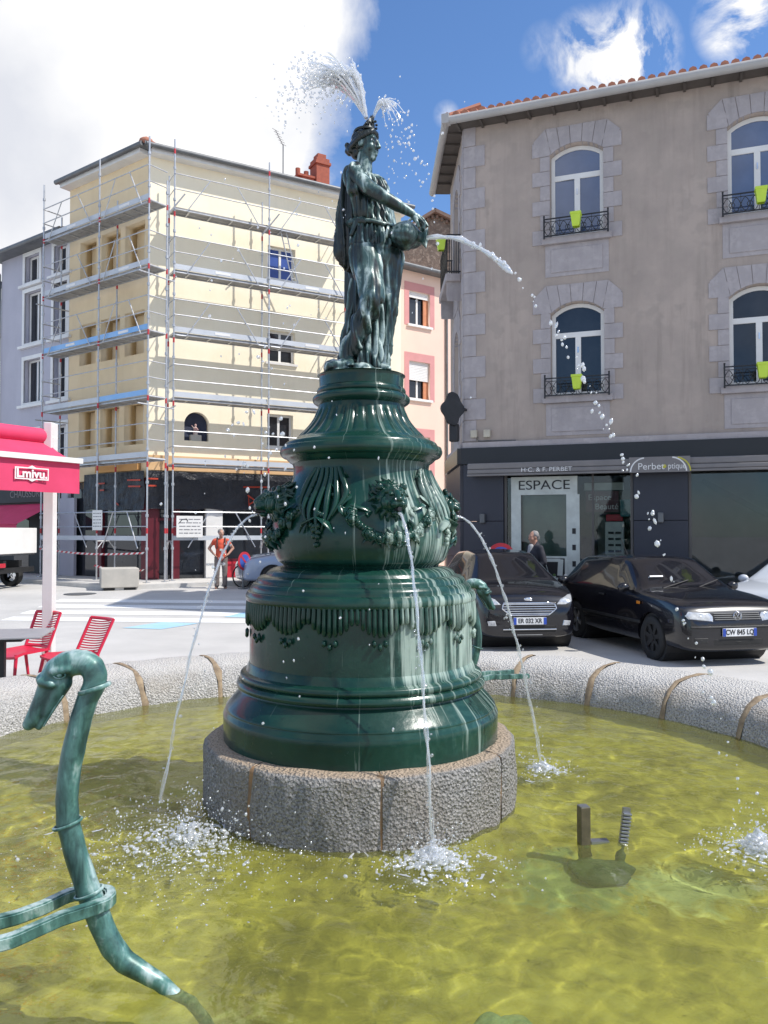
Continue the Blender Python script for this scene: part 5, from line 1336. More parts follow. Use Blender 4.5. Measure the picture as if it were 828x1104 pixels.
# red and white tape between the poles
def tape(label,Mx,p,q,n):
    a=Vector((BX,BY,0))+Mx@Vector(p); c=Vector((BX,BY,0))+Mx@Vector(q)
    t=thing('barrier_tape',label,'barrier tape',tuple(a)); d=c-a
    for par in (0,1):
        b=MB(); 
        for k in range(n):
            if k%2!=par: continue
            sag=lambda u:-.10*math.sin(u*PI)
            u0=k/n;u1=(k+1)/n; p0=d*u0+Vector((0,0,sag(u0)));p1=d*u1+Vector((0,0,sag(u1)))
            o=Vector((0,0,.03)); sk=d.normalized()*.04
            b.quad(p0-o-sk,p1-o-sk,p1+o+sk,p0+o+sk)
        b.build('red_band' if par==0 else 'white_band',M['signred'] if par==0 else M['white'],t)
tape('upper of two red and white tapes strung across the left scaffolding',F2m,(-4.3,-1.04,1.28),(1.25,-1.04,1.22),44)
tape('lower of two red and white tapes strung across the left scaffolding',F2m,(-1.2,-1.04,.80),(1.25,-1.04,.72),26)
# pavement in front
def pv(off,z0,z1,name,mat):
    pts=[]
    a=Vector((BX,BY,0))+F2m@Vector((-14,-off,0)); 
    c=Vector((BX,BY,0))+F2m@Vector((off*.55,-off,0)); d=Vector((BX,BY,0))+F1@Vector((L1+12,-off,0)); 
    e=Vector((BX,BY,0))+F1@Vector((L1+12,3,0)); f=Vector((BX,BY,0))+F2m@Vector((-14,3,0))
    c2=Vector((BX,BY,0))+F1@Vector((-off*.55,-off,0)); mid=(c+c2)/2+Vector((0,-.1,0))
    b=MB(); b.prism([(p.x,p.y) for p in (a,c,mid,c2,d,e,f)],z0,z1); o=b.build(name,mat); tag(o,kind='structure')
pv(1.95,-.1,GZ,'pavement',M['pave']); pv(2.08,-.1,GZ-.012,'kerb',bpy.data.materials['kerb_stone'])

# ------------------------------------------------------------------ concrete planter, parasol awning, chairs, table
pt=thing('planter','square concrete planter block standing on the kerb corner below the scaffolding','planter',(-7.62,23.0,gz(0,23.0)),R(22))
b=MB(); b.box((0,0,.34),(1.02,1.02,.54),bev=.02); b.build('block',M['concrete'],pt); b=MB(); b.box((0,0,.035),(.86,.86,.07)); b.build('foot',M['black'],pt)
pa=thing('awning_parasol','raspberry red free-standing terrace awning on a white mast','awning',(-4.12,9.85,0),R(0))
b=MB(); b.box((0,0,1.5),(.125,.125,3.02),bev=.008); b.box((0,0,3.02),(.10,.2,.34),bev=.01); b.box((0,0,.012),(.3,.3,.024)); 
b.build('mast',M['mast'],pa)
ux=Vector((-.50,-.866,0))    # the awning runs off to the left and towards the viewer
nx=Vector((.866,-.50,0))     # across it
A=Vector((-.06,0,3.02))
b=MB(); b.tube([A,A+ux*3.2],.098,20); b.build('rolled_canvas',M['pinkcloth'],pa,smooth=50)
e0=A+nx*.62+Vector((0,0,-.33)); e1=e0+ux*3.2+Vector((.0,0,0)); h0=A+Vector((0,0,-.05)); h1=h0+ux*3.2
vs=[];fs=[];n=12
for i in range(n+1):
    for j in range(7):
        t=i/n;u=j/6; p=(h0*(1-u)+e0*u)*(1-t)+(h1*(1-u)+e1*u)*t; p=p+Vector((0,0,-.05*math.sin(u*PI)+.006*noise.noise(p*4))); vs.append(p)
for i in range(n):
    for j in range(6): fs.append([i*7+j,(i+1)*7+j,(i+1)*7+j+1,i*7+j+1])
b=MB(); b._add(vs,fs); b.build('canvas_roof',M['pinkcloth'],pa,smooth=180)
# short canvas side to the other slope
g0=A-nx*.62+Vector((0,0,-.33)); g1=g0+ux*3.2
b=MB(); b._add([h0,h1,g1,g0],[[0,1,2,3]]); b.build('canvas_roof',M['pinkcloth'],pa)
b=MB(); b.beam(e0+Vector((.02,0,0)),e1,.07,.06); b.build('front_bar',M['white'],pa)
vs=[];fs=[]
for i in range(41):
    for j in range(4):
        t=i/40; p=e0*(1-t)+e1*t+Vector((0,0,-.03-.36*j/3)); p+=nx*(.012*math.sin(t*34)*j/3); vs.append(p)
for i in range(40):
    for j in range(3): fs.append([i*4+j,(i+1)*4+j,(i+1)*4+j+1,i*4+j+1])
b=MB(); b._add(vs,fs); vl=b.build('valance',M['pinkcloth'],pa,smooth=180)
ang=math.atan2(-ux.y,-ux.x)
lm=Matrix.Translation(e0+ux*.66+Vector((0,0,-.19))+nx*.02)@Matrix.Rotation(ang,4,'Z')
b=MB(lm)
for (x0,x1,z0,z1) in ((-.215,.215,.055,.068),(-.215,.215,-.068,-.055),(-.215,-.203,-.055,.055),(.203,.215,-.055,.055)): b.box2((x0,-.006,z0),(x1,.0,z1))
b.prism_y([(-.05,.068),(.05,.068),(.0,.092)],-.006,0); b.prism_y([(-.05,-.068),(.0,-.09),(.05,-.068)],-.006,0)
b.build('logo_frame',M['white'],vl)
text('lettering','Lmivu.',.135,M['white'],vl,lm@Matrix.Translation((0,-.004,-.004)),.002,xs=1.12,bold=.004)
def chair():
    c=thing('terrace_chair','','chair')
    # back: curved frame with slanted slots
    b=MB()
    W_=.24
    def bp(u,v): # u -1..1, v 0..1
        return Vector((u*(W_-.01*v)*(.92+.08*v), .20+.16*v+.0*v-.035*(1-u*u)*(-1)*.0 + .05*(1-u*u), .44+.42*v))
    for s in (-1,1): b.tube([bp(s,v/8) for v in range(9)],[.020]*9,8,flat=(1.1,.8))
    b.tube([bp(u/6,1.0) for u in range(-6,7)],.020,8); b.tube([bp(u/6,.06) for u in range(-6,7)],.020,8)
    for k in range(14):
        v0=.03+k*.068
        pts=[bp(u,min(1,max(.05,v0+.10*(u*.5+.1)+.05*u*u))) for u in [i/6 for i in range(-6,7)]]
        b.tube(pts,.0085,6)
    b.build('backrest',M['redplastic'],c,smooth=60)
    b=MB(); vs=[];fs=[]
    for i in range(9):
        for j in range(9):
            u=i/4-1;v=j/8; vs.append((u*.235,-.24+.46*v,.445-.02*(1-u*u)+.02*v+(-.03*max(0,.2-v)*5)))
    for i in range(8):
        for j in range(8): fs.append([i*9+j,(i+1)*9+j,(i+1)*9+j+1,i*9+j+1])
    b._add(vs,fs); bmesh.ops.recalc_face_normals(b.bm,faces=list(b.bm.faces)); r_=bmesh.ops.solidify(b.bm,geom=list(b.bm.faces),thickness=.03); b.build('seat',M['redplastic'],c,smooth=50)
    for sx in (-1,1):
        for y0,y1 in ((-.20,-.25),(.19,.27)):
            b=MB(); b.tube([(sx*.21,y0,.43),(sx*.235,y1,0)],[.022,.016],8); b.build('leg',M['redplastic'],c,smooth=60)
    return c
ch=chair(); ch.location=(-3.62,9.15,0); ch.rotation_euler=(0,0,R(-38)); tag(ch,'red slatted plastic chair on the right, tipped beside the white mast','chair','red terrace chairs')
ch.rotation_euler=(R(-6),0,R(-38))
c2=copy_tree(ch); c2.location=(-4.30,9.5,0); c2.rotation_euler=(0,0,R(-32)); tag(c2,'red slatted plastic chair on the left, behind the grey table')
tb=thing('terrace_table','grey square cafe table with a black column foot at the left edge','table',(-4.12,8.62,0),R(12))
b=MB(); b.box((0,0,.745),(.95,.80,.022),bev=.006); b.build('table_top',M['tablegrey'],tb); b=MB(); b.box((0,0,.71),(.5,.42,.05)); b.box((0,0,.36),(.09,.09,.66)); b.box((0,0,.015),(.5,.5,.03),bev=.008); b.build('column_foot',M['black'],tb)

# ------------------------------------------------------------------ vehicles
def wheel(par,x,y,r,w,side,rimmat,spokes=5,name='wheel'):
    b=MB(); t=[]
    prof=[(r*.66,-w/2+.01),(r*.90,-w/2),(r*.98,-w/2+.02),(r,-w/2+.05),(r,w/2-.05),(r*.98,w/2-.02),(r*.90,w/2),(r*.66,w/2-.01)]
    b.M=Matrix.Rotation(PI/2,4,'Y'); b.lathe(prof,36,cap=False)
    tyre=b.build('wheel',M['rubber'],par,smooth=50); tyre.location=(x,y,r)
    b=MB(Matrix.Rotation(PI/2*side,4,'Y'))
    b.lathe([(r*.665,w/2-.012),(r*.62,w/2-.02),(r*.60,w/2-.05)],36,cap=False)
    for k in range(spokes):
        a=2*PI*k/spokes; c,s=math.cos(a),math.sin(a); p0=Vector((c*r*.08,s*r*.08,w/2-.045)); p1=Vector((c*r*.62,s*r*.62,w/2-.035)); b.beam(p0,p1,r*.20,.02)
    b.lathe([(.001,w/2-.02),(r*.13,w/2-.022),(r*.15,w/2-.05)],20,cap=False)
    b.build('rim',rimmat,tyre,smooth=40)
    b=MB(Matrix.Rotation(PI/2*side,4,'Y')); b.lathe([(.001,w/2-.075),(r*.64,w/2-.075)],24,cap=False); b.build('hub_back',M['black'],tyre)
    return tyre
def carbody(st,paint,glassmat,par,axles,wr,segs,creases={8:.45,9:.45,10:.5,1:.3,2:.4,3:.3}):
    """st: stations (y, w, zb, H, R, wr); glass rows by segment index"""
    bm=bmesh.new(); rings=[]
    for (y,w,zb,H,Rf,wrf) in st:
        cab = Rf>H+.12
        half=[(0,zb),(w*.80,zb),(w*.965,zb+.07),(w,zb+(H-zb)*.45),(w*.985,H-.10),(w*.955,H)]
        if cab: half+=[(wrf+ (w*.955-wrf)*.10,Rf-.07),(wrf*.90,Rf-.015),(wrf*.5,Rf+.012),(0,Rf+.018)]
        else:
            d=Rf-H; half+=[(w*.90,H+.02+d*.3),(w*.72,H+.035+d*.7),(w*.4,H+.045+d),(0,H+.05+d)]
        pts=half+[(-x,z) for x,z in half[-2:0:-1]]
        rings.append([bm.verts.new((x,y,z)) for x,z in pts])
    n=len(rings[0]); mid=len(half)-1
    for i in range(len(rings)-1):
        for k in range(n):
            f=bm.faces.new([rings[i][k],rings[i+1][k],rings[i+1][(k+1)%n],rings[i][(k+1)%n]])
            kk=k if k<mid else n-1-k       # mirrored row index
            if (i,kk) in segs: f.material_index=1
    bm.faces.new(rings[0][::-1]); bm.faces.new(rings[-1])
    bmesh.ops.recalc_face_normals(bm,faces=list(bm.faces))
    # shrink glass inside its frame
    for i in sorted(set(s[2] for s in [(a,b_,c) for (a,b_),c in segs.items()])):
        pass
    cr=bm.edges.layers.float.get('crease_edge') or bm.edges.layers.float.new('crease_edge')
    for i in range(len(rings)-1):
        for k,w_ in ((5,.45),(7,.45),(2,.4)):
            for kk in (k,n-k):
                e=bm.edges.get((rings[i][kk],rings[i+1][kk]))
                if e: e[cr]=w_
    for i,w_ in creases.items():
        for k in range(n):
            e=bm.edges.get((rings[i][k],rings[i][(k+1)%n]))
            if e: e[cr]=w_
    me=bpy.data.meshes.new('b'); bm.to_mesh(me); bm.free()
    o=link('b',me); me.materials.append(M['black']); me.materials.append(M['black'])
    m=o.modifiers.new('s','SUBSURF'); m.levels=3; m.render_levels=3
    me=evaluated(o); me.materials.clear()
    full=bmesh.new(); full.from_mesh(me)
    bvh=BVHTree.FromBMesh(full)
    gl=full.copy()
    bmesh.ops.delete(gl,geom=[f for f in gl.faces if f.material_index==0],context='FACES')
    # wheel wells
    body=link('b2',me); 
    for f in me.polygons: f.material_index=0
    cut=MB()
    for y in axles:
        for s in (-1,1):
            cut.tube([(s*.52,y,wr),(s*1.2,y,wr)],wr+.055,32)
    cu=link('cut',cut.mesh('cut')); 
    md=body.modifiers.new('bo','BOOLEAN'); md.object=cu; md.operation='DIFFERENCE'; md.solver='EXACT'
    me2=evaluated(body); bpy.data.objects.remove(cu)
    me2.materials.clear(); set_smooth(me2,50)
    bd=link('body',me2,paint,par)
    # glass panels set just proud of the shell, a little smaller than their opening
    bmesh.ops.split_edges(gl,edges=[e for e in gl.edges if len(e.link_faces)==2 and False])
    seen=set(); islands=[]
    for f in gl.faces:
        if f in seen: continue
        st_=[f];isl=[]
        seen.add(f)
        while st_:
            q=st_.pop(); isl.append(q)
            for e in q.edges:
                for g in e.link_faces:
                    if g not in seen: seen.add(g); st_.append(g)
        islands.append(isl)
    for isl in islands:
        t=bmesh.new(); mp={}
        for f in isl:
            vs=[]
            for v in f.verts:
                if v.index not in mp: mp[v.index]=t.verts.new(v.co)
                vs.append(mp[v.index])
            t.faces.new(vs)
        t.normal_update()
        r=bmesh.ops.inset_region(t,faces=list(t.faces),thickness=.022,use_boundary=True)
        bmesh.ops.delete(t,geom=r['faces'],context='FACES'); t.normal_update()
        for v in t.verts: v.co+=v.normal*.007
        mg=bpy.data.meshes.new('g'); t.to_mesh(mg); t.free(); set_smooth(mg,180)
        cy=sum(v.co.y for v in mg.vertices)/len(mg.vertices); cx=sum(v.co.x for v in mg.vertices)/len(mg.vertices)
        nm='side_window' if abs(cx)>.2 else ('windscreen' if cy>-.6 else 'rear_window')
        link(nm,mg,glassmat,par)
    full.free(); gl.free()
    for y in axles:
        b=MB(); b.tube([(-.80,y,wr),(.80,y,wr)],wr+.045,24); b.build('wheel_housing',M['black'],par)
    return bd,bvh
def front_y(bvh,x,z,sgn=1):
    h=bvh.ray_cast(Vector((x,3.5*sgn,z)),Vector((0,-sgn,0)))
    return h[0].y if h[0] is not None else 1.9*sgn
def patch(bvh,poly,off,thick=.01,sgn=1,n=7):
    """panel that follows the car's nose: polygon in (x, z)"""
    b=MB(); c=(sum(p[0] for p in poly)/len(poly),sum(p[1] for p in poly)/len(poly)); m=len(poly)
    # densify outline
    op=[]
    for i in range(m):
        a=poly[i];d=poly[(i+1)%m]
        for k in range(4): op.append((a[0]+(d[0]-a[0])*k/4,a[1]+(d[1]-a[1])*k/4))
    N=len(op); vs=[(c[0],front_y(bvh,*c,sgn)+sgn*(off+.006),c[1])]
    for r in range(1,n+1):
        for (x,z) in op:
            xx=c[0]+(x-c[0])*r/n;zz=c[1]+(z-c[1])*r/n; vs.append((xx,front_y(bvh,xx,zz,sgn)+sgn*(off if r<n else 0),zz))
    fs=[[0,1+k,1+(k+1)%N] for k in range(N)]
    for r in range(n-1):
        for k in range(N): fs.append([1+r*N+k,1+(r+1)*N+k,1+(r+1)*N+(k+1)%N,1+r*N+(k+1)%N])
    b._add(vs,fs); return b
def numberplate(par,y,z,s,w=.52,x=0,tilt=0):
    b=MB(); b.box((x,y,z),(w,.014,.11),bev=.004); p=b.build('number_plate',M['platewhite'],par)
    for sx in (-1,1):
        b=MB(); b.box((x+sx*(w/2-.024),y+.0085,z),(.045,.004,.106)); b.build('blue_band',M['plateblue'],p)
    text('characters',s,.098,M['ink'],p,Matrix.Translation((x,y+.009,z))@Matrix.Rotation(PI,4,'Z'),.001,xs=.86,bold=.0022)
    return p
def mirror(par,x,y,z,mat,side):
    b=MB(); b.ell((x,y,z),(.10,.07,.075)); b.beam((x-side*.10,y-.01,z-.05),(x,y,z-.02),.05,.03); return b.build('wing_mirror',mat,par,smooth=60)
def strip_x(par,bvh,name,mat,x0,x1,zf,r=.009,off=.01,n=16,flat=None):
    b=MB(); pts=[]
    for k in range(n+1):
        x=x0+(x1-x0)*k/n; z=zf(x) if callable(zf) else zf; pts.append((x,front_y(bvh,x,z)+off,z))
    b.tube(pts,r,8,flat=flat); return b.build(name,mat,par,smooth=60)
GLS=lambda wind,side,rear: {**{(wind,k):0 for k in (6,7,8)},**{(i,5):1 for i in side},**{(rear,k):2 for k in (6,7,8)}}
# --- hatchback
hb=thing('hatchback_car','black three door hatchback parked on the right facing the basin','car')
st=[(-2.07,.66,.34,.66,.70,.5),(-2.03,.78,.24,.84,.86,.5),(-1.90,.835,.21,.95,1.00,.55),(-1.66,.855,.2,.955,1.36,.57),(-1.36,.866,.2,.955,1.43,.60),(-1.28,.866,.2,.955,1.435,.60),(-.42,.867,.19,.95,1.455,.62),(-.34,.867,.19,.95,1.455,.62),(.06,.867,.19,.945,1.44,.62),(.20,.867,.19,.945,1.40,.615),(.84,.866,.19,.945,.975,.66),(1.35,.862,.19,.905,.92,.66),(1.74,.85,.19,.855,.862,.66),(1.95,.82,.19,.79,.795,.66),(2.03,.73,.22,.64,.65,.5),(2.08,.62,.27,.54,.545,.4)]
SEG=GLS(9,[3,5],2); SEG.update({(6,5):9,(7,5):9,(8,5):1,(9,5):1}); SEG.pop((6,5))
bd,bv=carbody(st,M['carblack'],M['carglass'],hb,(1.26,-1.25),.315,SEG)
for sx in (-1,1):
    wheel(hb,sx*.755,1.26,.315,.20,sx,M['black'],7); wheel(hb,sx*.755,-1.25,.315,.20,sx,M['alloy'],5)
    mirror(hb,sx*.93,.62,1.0,M['carblack'],sx)
    P1=[(sx*.38,.62),(sx*.72,.655),(sx*.755,.70),(sx*.70,.755),(sx*.40,.735),(sx*.365,.69)]
    patch(bv,P1,.012).build('headlight',M['lens'],hb,smooth=40)
    patch(bv,[(sx*.46,.33),(sx*.66,.34),(sx*.66,.40),(sx*.46,.40)],.004).build('bumper_vent',M['black'],hb)
    b=MB(); b.box((sx*.872,.95,.80),(.015,.09,.045),bev=.006); b.build('side_marker',M['amber'],hb)
    b=MB(); b.box((sx*.872,-.22,.84),(.02,.17,.03),bev=.008); b.build('door_handle',M['black'],hb)
    b=MB(); b.box((sx*.873,.0,.52),(.018,2.0,.045),bev=.006); b.build('rub_strip',M['black'],hb)
patch(bv,[(-.355,.63),(.355,.63),(.36,.735),(-.36,.735)],.003).build('grille',M['black'],hb)
for k in range(4): strip_x(hb,bv,'grille_bar',M['zinc'],-.35,.35,.648+.026*k,.0055,.012)
strip_x(hb,bv,'bumper_strip',M['black'],-.70,.70,.545,.018,.004)
patch(bv,[(-.38,.30),(.38,.30),(.38,.38),(-.38,.38)],.003).build('lower_intake',M['rubber'],hb)
y0=front_y(bv,0,.69)+.02
b=MB(); b.tube([(.062*math.cos(u),y0,.69+.062*math.sin(u)) for u in [2*PI*i/24 for i in range(25)]],.007,6)
em=b.build('round_badge',M['chrome'],hb,smooth=60)
b=MB(); 
for pts in (((-.032,.045),(0,.0),(.032,.045)),((-.052,.02),(-.026,-.048),(0,.0),(.026,-.048),(.052,.02))):
    b.tube([(x,y0,.69+z) for x,z in pts],.006,5)
b.build('badge_letters',M['chrome'],em)
numberplate(hb,front_y(bv,0,.47)+.016,.475,'CW 845 LQ')
for sx,a in ((.45,-.1),(-.12,-.6)):
    b=MB(); b.tube([(sx,.93,1.0),(a,.72,1.105)],.008,5); b.build('wiper',M['black'],hb)
b=MB(); b.tube([(0,-.95,1.44),(0,-1.2,1.72)],.006,5); b.build('aerial',M['black'],hb)
b=MB(); b.box((.40,.60,1.13),(.22,.02,.14),rx=R(-58)); b.build('windscreen_paper',M['platewhite'],hb)
hd_=Vector((.215,-.977,0)); 
def place(t,x,y,head): t.location=(x,y,gz(x,y)); t.rotation_euler=(0,0,math.atan2(-head.x,head.y))
place(hb,4.44,13.0,Vector((.20,-.98)))
# --- supermini
sm_=thing('small_car','black small car with a wide chrome barred grille parked beside the hatchback','car')
st2=[(-1.92,.64,.36,.66,.70,.5),(-1.88,.76,.26,.86,.88,.5),(-1.76,.815,.23,.99,1.06,.52),(-1.50,.835,.22,1.0,1.36,.50),(-1.22,.845,.22,1.0,1.48,.535),(-1.14,.845,.22,1.0,1.485,.54),(-.36,.847,.2,.985,1.52,.57),(-.28,.847,.2,.985,1.52,.57),(.30,.847,.2,.98,1.48,.565),(.44,.847,.2,.98,1.43,.555),(1.08,.842,.2,.985,1.02,.6),(1.42,.825,.2,.93,.955,.6),(1.68,.80,.2,.86,.88,.6),(1.83,.745,.2,.78,.80,.55),(1.90,.69,.22,.66,.67,.5),(1.935,.60,.27,.54,.545,.4)]
bd,bv=carbody(st2,M['carblack'],M['carglass'],sm_,(1.20,-1.25),.30,SEG)
for sx in (-1,1):
    wheel(sm_,sx*.735,1.20,.30,.19,sx,M['alloy'],5); wheel(sm_,sx*.735,-1.25,.30,.19,sx,M['alloy'],5)
    mirror(sm_,sx*.92,.78,1.03,M['carblack'],sx)
    patch(bv,[(sx*.44,.72),(sx*.58,.715),(sx*.70,.76),(sx*.735,.87),(sx*.66,.86),(sx*.52,.80)],.012).build('headlight',M['lens'],sm_,smooth=40)
    patch(bv,[(sx*.52,.40),(sx*.64,.40),(sx*.66,.47),(sx*.54,.48)],.006).build('fog_light',M['lens'],sm_)
G2=[(-.30,.565),(.30,.565),(.43,.66),(.40,.745),(-.40,.745),(-.43,.66)]
patch(bv,G2,.003).build('grille',M['black'],sm_)
def gw(z): return interp(z,[.565,.66,.745],[.30,.43,.40])
for k in range(5):
    z=.59+.034*k; strip_x(sm_,bv,'grille_bar',M['chrome'],-gw(z),gw(z),z,.0085,.010)
b=MB(); pts=[]
for i in range(6):
    a=G2[i];c=G2[(i+1)%6]
    for k in range(6): x=a[0]+(c[0]-a[0])*k/6; z=a[1]+(c[1]-a[1])*k/6; pts.append((x,front_y(bv,x,z)+.012,z))
b.tube(pts+[pts[0]],.011,6); b.build('grille_surround',M['chrome'],sm_,smooth=60)
b=MB(); b.ell((0,front_y(bv,0,.80)+.008,.80),(.075,.012,.032)); b.build('oval_badge',M['chrome'],sm_,smooth=60)
strip_x(sm_,bv,'chrome_strip',M['chrome'],-.42,.42,.345,.011,.008); strip_x(sm_,bv,'chrome_strip',M['zinc'],-.2,.2,.26,.010,.01)
patch(bv,[(-.42,.30),(.42,.30),(.42,.40),(-.42,.40)],.003).build('lower_intake',M['rubber'],sm_)
numberplate(sm_,front_y(bv,0,.475)+.014,.475,'ER 032 XR')
b=MB(); b.tube([(.45,1.08,1.035),(-.1,.88,1.14)],.008,5); b.build('wiper',M['black'],sm_); b=MB(); b.tube([(-.12,1.08,1.035),(-.6,.90,1.13)],.008,5); b.build('wiper',M['black'],sm_)
place(sm_,2.05,14.25,Vector((.10,-.995)))
# --- pale car at the right edge, silver-blue car behind the left-hand man
def plaincar(name,label,paint):
    t=thing(name,label,'car'); bd,bv=carbody(st,paint,M['carglass'],t,(1.26,-1.25),.315,SEG)
    for sx in (-1,1):
        wheel(t,sx*.755,1.26,.315,.20,sx,M['alloy'],5); wheel(t,sx*.755,-1.25,.315,.20,sx,M['alloy'],5); mirror(t,sx*.93,.62,1.0,paint,sx)
        patch(bv,[(sx*.38,.62),(sx*.72,.655),(sx*.755,.70),(sx*.70,.755),(sx*.40,.735),(sx*.365,.69)],.012).build('headlight',M['lens'],t,smooth=40)
        patch(bv,[(sx*.55,.68),(sx*.74,.68),(sx*.76,.86),(sx*.60,.88)],.012,sgn=-1).build('tail_light',M['signred'],t,smooth=40)
        b=MB(); b.box((sx*.872,-.22,.84),(.02,.17,.03),bev=.008); b.build('door_handle',M['black'],t)
    patch(bv,[(-.355,.63),(.355,.63),(.36,.735),(-.36,.735)],.003).build('grille',M['black'],t)
    return t
wc=plaincar('pale_car','pale blue white car cut off by the right edge of the photo','pale' and M['carwhite']); place(wc,7.6,14.2,Vector((-.80,-.6)))
bc=plaincar('silver_blue_car','silver blue car parked under the scaffolding behind the man in orange red',M['carblue']); place(bc,-2.35,24.3,Vector((-.93,-.36)))
# --- white truck at the left
tk=thing('tipper_truck','white tipper truck with a low sided bed at the left edge','truck',(-12.35,23.4,gz(0,23.4)),R(-8))
b=MB(); b.box((0,0,.98),(3.4,1.9,.06)); 
b.build('bed_floor',M['zinc'],tk)
b=MB(); b.box2((-1.7,-.98,1.02),(1.66,-.92,1.72),bev=.015); b.box2((1.67,-.98,1.0),(1.75,.98,1.75),bev=.015); b.box2((-1.7,.92,1.02),(1.66,.98,1.72),bev=.015); b.build('side_panel',M['white'],tk)
b=MB(); b.box2((1.42,-1.0,1.38),(1.47,-.981,1.58),bev=.008); b.build('latch',M['ink'],tk)
b=MB(); b.box2((-3.0,-.45,.62),(1.6,-.3,.80)); b.box2((-3.0,.3,.62),(1.6,.45,.80)); b.box2((1.6,-.9,.45),(1.72,.9,.6)); b.box2((.2,-.85,.45),(.75,-.5,.8)); b.build('chassis',M['black'],tk)
b=MB(); b.box2((-3.6,-.95,.5),(-1.8,.95,2.1),bev=.12); b.build('cab',M['white'],tk)
for y,s in ((-.8,-1),(.8,1)):
    for x in (1.05,-2.6):
        b=MB(Matrix.Rotation(PI/2,4,'X')); b.lathe([(.20,-.1),(.31,-.11),(.335,-.07),(.335,.07),(.31,.11),(.20,.1)],30,cap=False); w_=b.build('wheel',M['rubber'],tk,smooth=50); w_.location=(x,y,.335)
        b=MB(Matrix.Rotation(PI/2*-s,4,'X')); b.lathe([(.215,.095),(.19,.07)],24,cap=False)
        for k in range(5):
            a=2*PI*k/5; b.beam((.05*math.cos(a),.05*math.sin(a),.08),(.2*math.cos(a),.2*math.sin(a),.085),.08,.02)
        b.lathe([(.001,.1),(.06,.1),(.07,.07)],16,cap=False); b.build('rim',M['chrome'],w_,smooth=40)
b=MB()
b.box2((.62,-.99,.6),(1.48,-.90,.72)); b.build('mudguard',M['black'],tk)
tl=MB(); tl.box2((1.73,-.85,.62),(1.78,-.6,.74),bev=.01); tl.build('tail_light',M['signred'],tk)

# ------------------------------------------------------------------ bicycle and no-parking discs
def bicycle(label,loc,rz):
    t=thing('bicycle',label,'bicycle',loc,rz); r=.33
    for x in (-.52,.52):
        b=MB(); b.tube([(x+r*math.cos(u),0,r+r*math.sin(u)) for u in [2*PI*i/28 for i in range(29)]],.022,7); w_=b.build('wheel',M['rubber'],t,smooth=60)
        b=MB()
        for k in range(14):
            a=2*PI*k/14; b.bar((x,0,r),(x+r*math.cos(a),0,r+r*math.sin(a)),.0035,4)
        b.bar((x,-.05,r),(x,.05,r),.025,8); b.build('spokes',M['steel'],w_)
    b=MB()
    for p,q in (((-.52,0,r),(-.10,0,.30)),((-.10,0,.30),(-.22,0,.86)),((-.10,0,.30),(.36,0,.78)),((-.20,0,.74),(.34,0,.84)),((-.52,0,r),(-.21,0,.74)),((.52,0,r),(.34,0,.88))): b.bar(p,q,.018,8)
    b.build('frame',M['black'],t,smooth=60)
    b=MB(); b.tube([(.33,0,.88),(.31,0,.98),(.33,-.02,1.0)],.014,6); b.tube([(.30,-.28,1.0),(.36,-.1,1.0),(.36,.1,1.0),(.30,.28,1.0)],.014,6); b.build('handlebar',M['zinc'],t,smooth=60)
    b=MB(); b.ell((-.24,0,.92),(.13,.07,.035)); b.bar((-.22,0,.86),(-.235,0,.91),.014); b.build('saddle',M['black'],t,smooth=60)
    b=MB(Matrix.Rotation(PI/2,4,'X')); b.lathe([(.09,-.004),(.09,.004)],20); b.bar((0,0,0),(.12,-.1,0),.01); o=b.build('crank',M['zinc'],t); o.location=(-.1,-.04,.30)
    return t
bicycle('dark bicycle leaning beside the man in the orange red top',(-3.72,23.4,gz(0,23.4)),R(-25))
def disc_sign(label,loc,rz,r,zc,pole_h,tilt=0):
    t=thing('no_parking_sign',label,'sign',loc,rz)
    b=MB(); b.bar((0,.04,0),(0,.04,pole_h),.03,10); b.box((0,.04,.01),(.2,.2,.02)); b.build('post',M['zinc'],t,smooth=60)
    Mx=Matrix.Translation((0,0,zc))@Matrix.Rotation(PI/2,4,'X')
    b=MB(Mx); b.lathe([(r,0),(r,.014)],40); d=b.build('disc',M['signred'],t)
    b=MB(Mx); b.lathe([(r*.73,.015),(r*.73,.018)],40); b.build('blue_field',M['signblue'],d)
    b=MB(Mx@Matrix.Rotation(R(-45),4,'Z')); b.box((0,0,.020),(r*1.5,r*.22,.004)); b.build('red_bar',M['signred'],d)
    return t
disc_sign('round red and blue no parking sign behind the small black car',(2.26,15.45,.14),R(-8),.27,1.22,1.48)
disc_sign('small round red and blue no parking sign beside the bicycle',(-4.02,23.0,gz(0,23.0)),R(58),.27,.80,1.05)

# ------------------------------------------------------------------ display table by the shop
dt=thing('display_table','small grey table with trinkets in front of the shop window','table',(3.25,15.72,.14),RZ)
b=MB(); b.box((0,0,.72),(.95,.5,.04),bev=.008); b.build('table_top',M['tablegrey'],dt)
for sx in (-.4,.4):
    for sy in (-.2,.2): b=MB(); b.bar((sx,sy,0),(sx,sy,.70),.018,6); b.build('leg',M['zinc'],dt)
def wl_(x,y,z): return tuple((Matrix.Translation((3.25,15.72,.14))@Matrix.Rotation(RZ,4,'Z')@Vector((x,y,z))))
pf=thing('framed_picture','white framed picture with pale slanting shapes standing on the grey display table','picture',wl_(.05,.12,.742),RZ)
b=MB(); b.box((0,0,.24),(.56,.03,.48),bev=.006); b.build('frame',M['shopwhite'],pf); b=MB(); b.box((0,-.017,.25),(.47,.004,.38)); b.build('picture',M['ink'],pf)
b=MB(); b.beam((-.16,-.021,.42),(-.06,-.021,.1),.10,.004); b.beam((.16,-.021,.42),(.14,-.021,.1),.10,.004); b.box((.0,-.0205,.40),(.30,.004,.06)); b.build('pale_shapes',M['shopwhite'],pf)
random.seed(9)
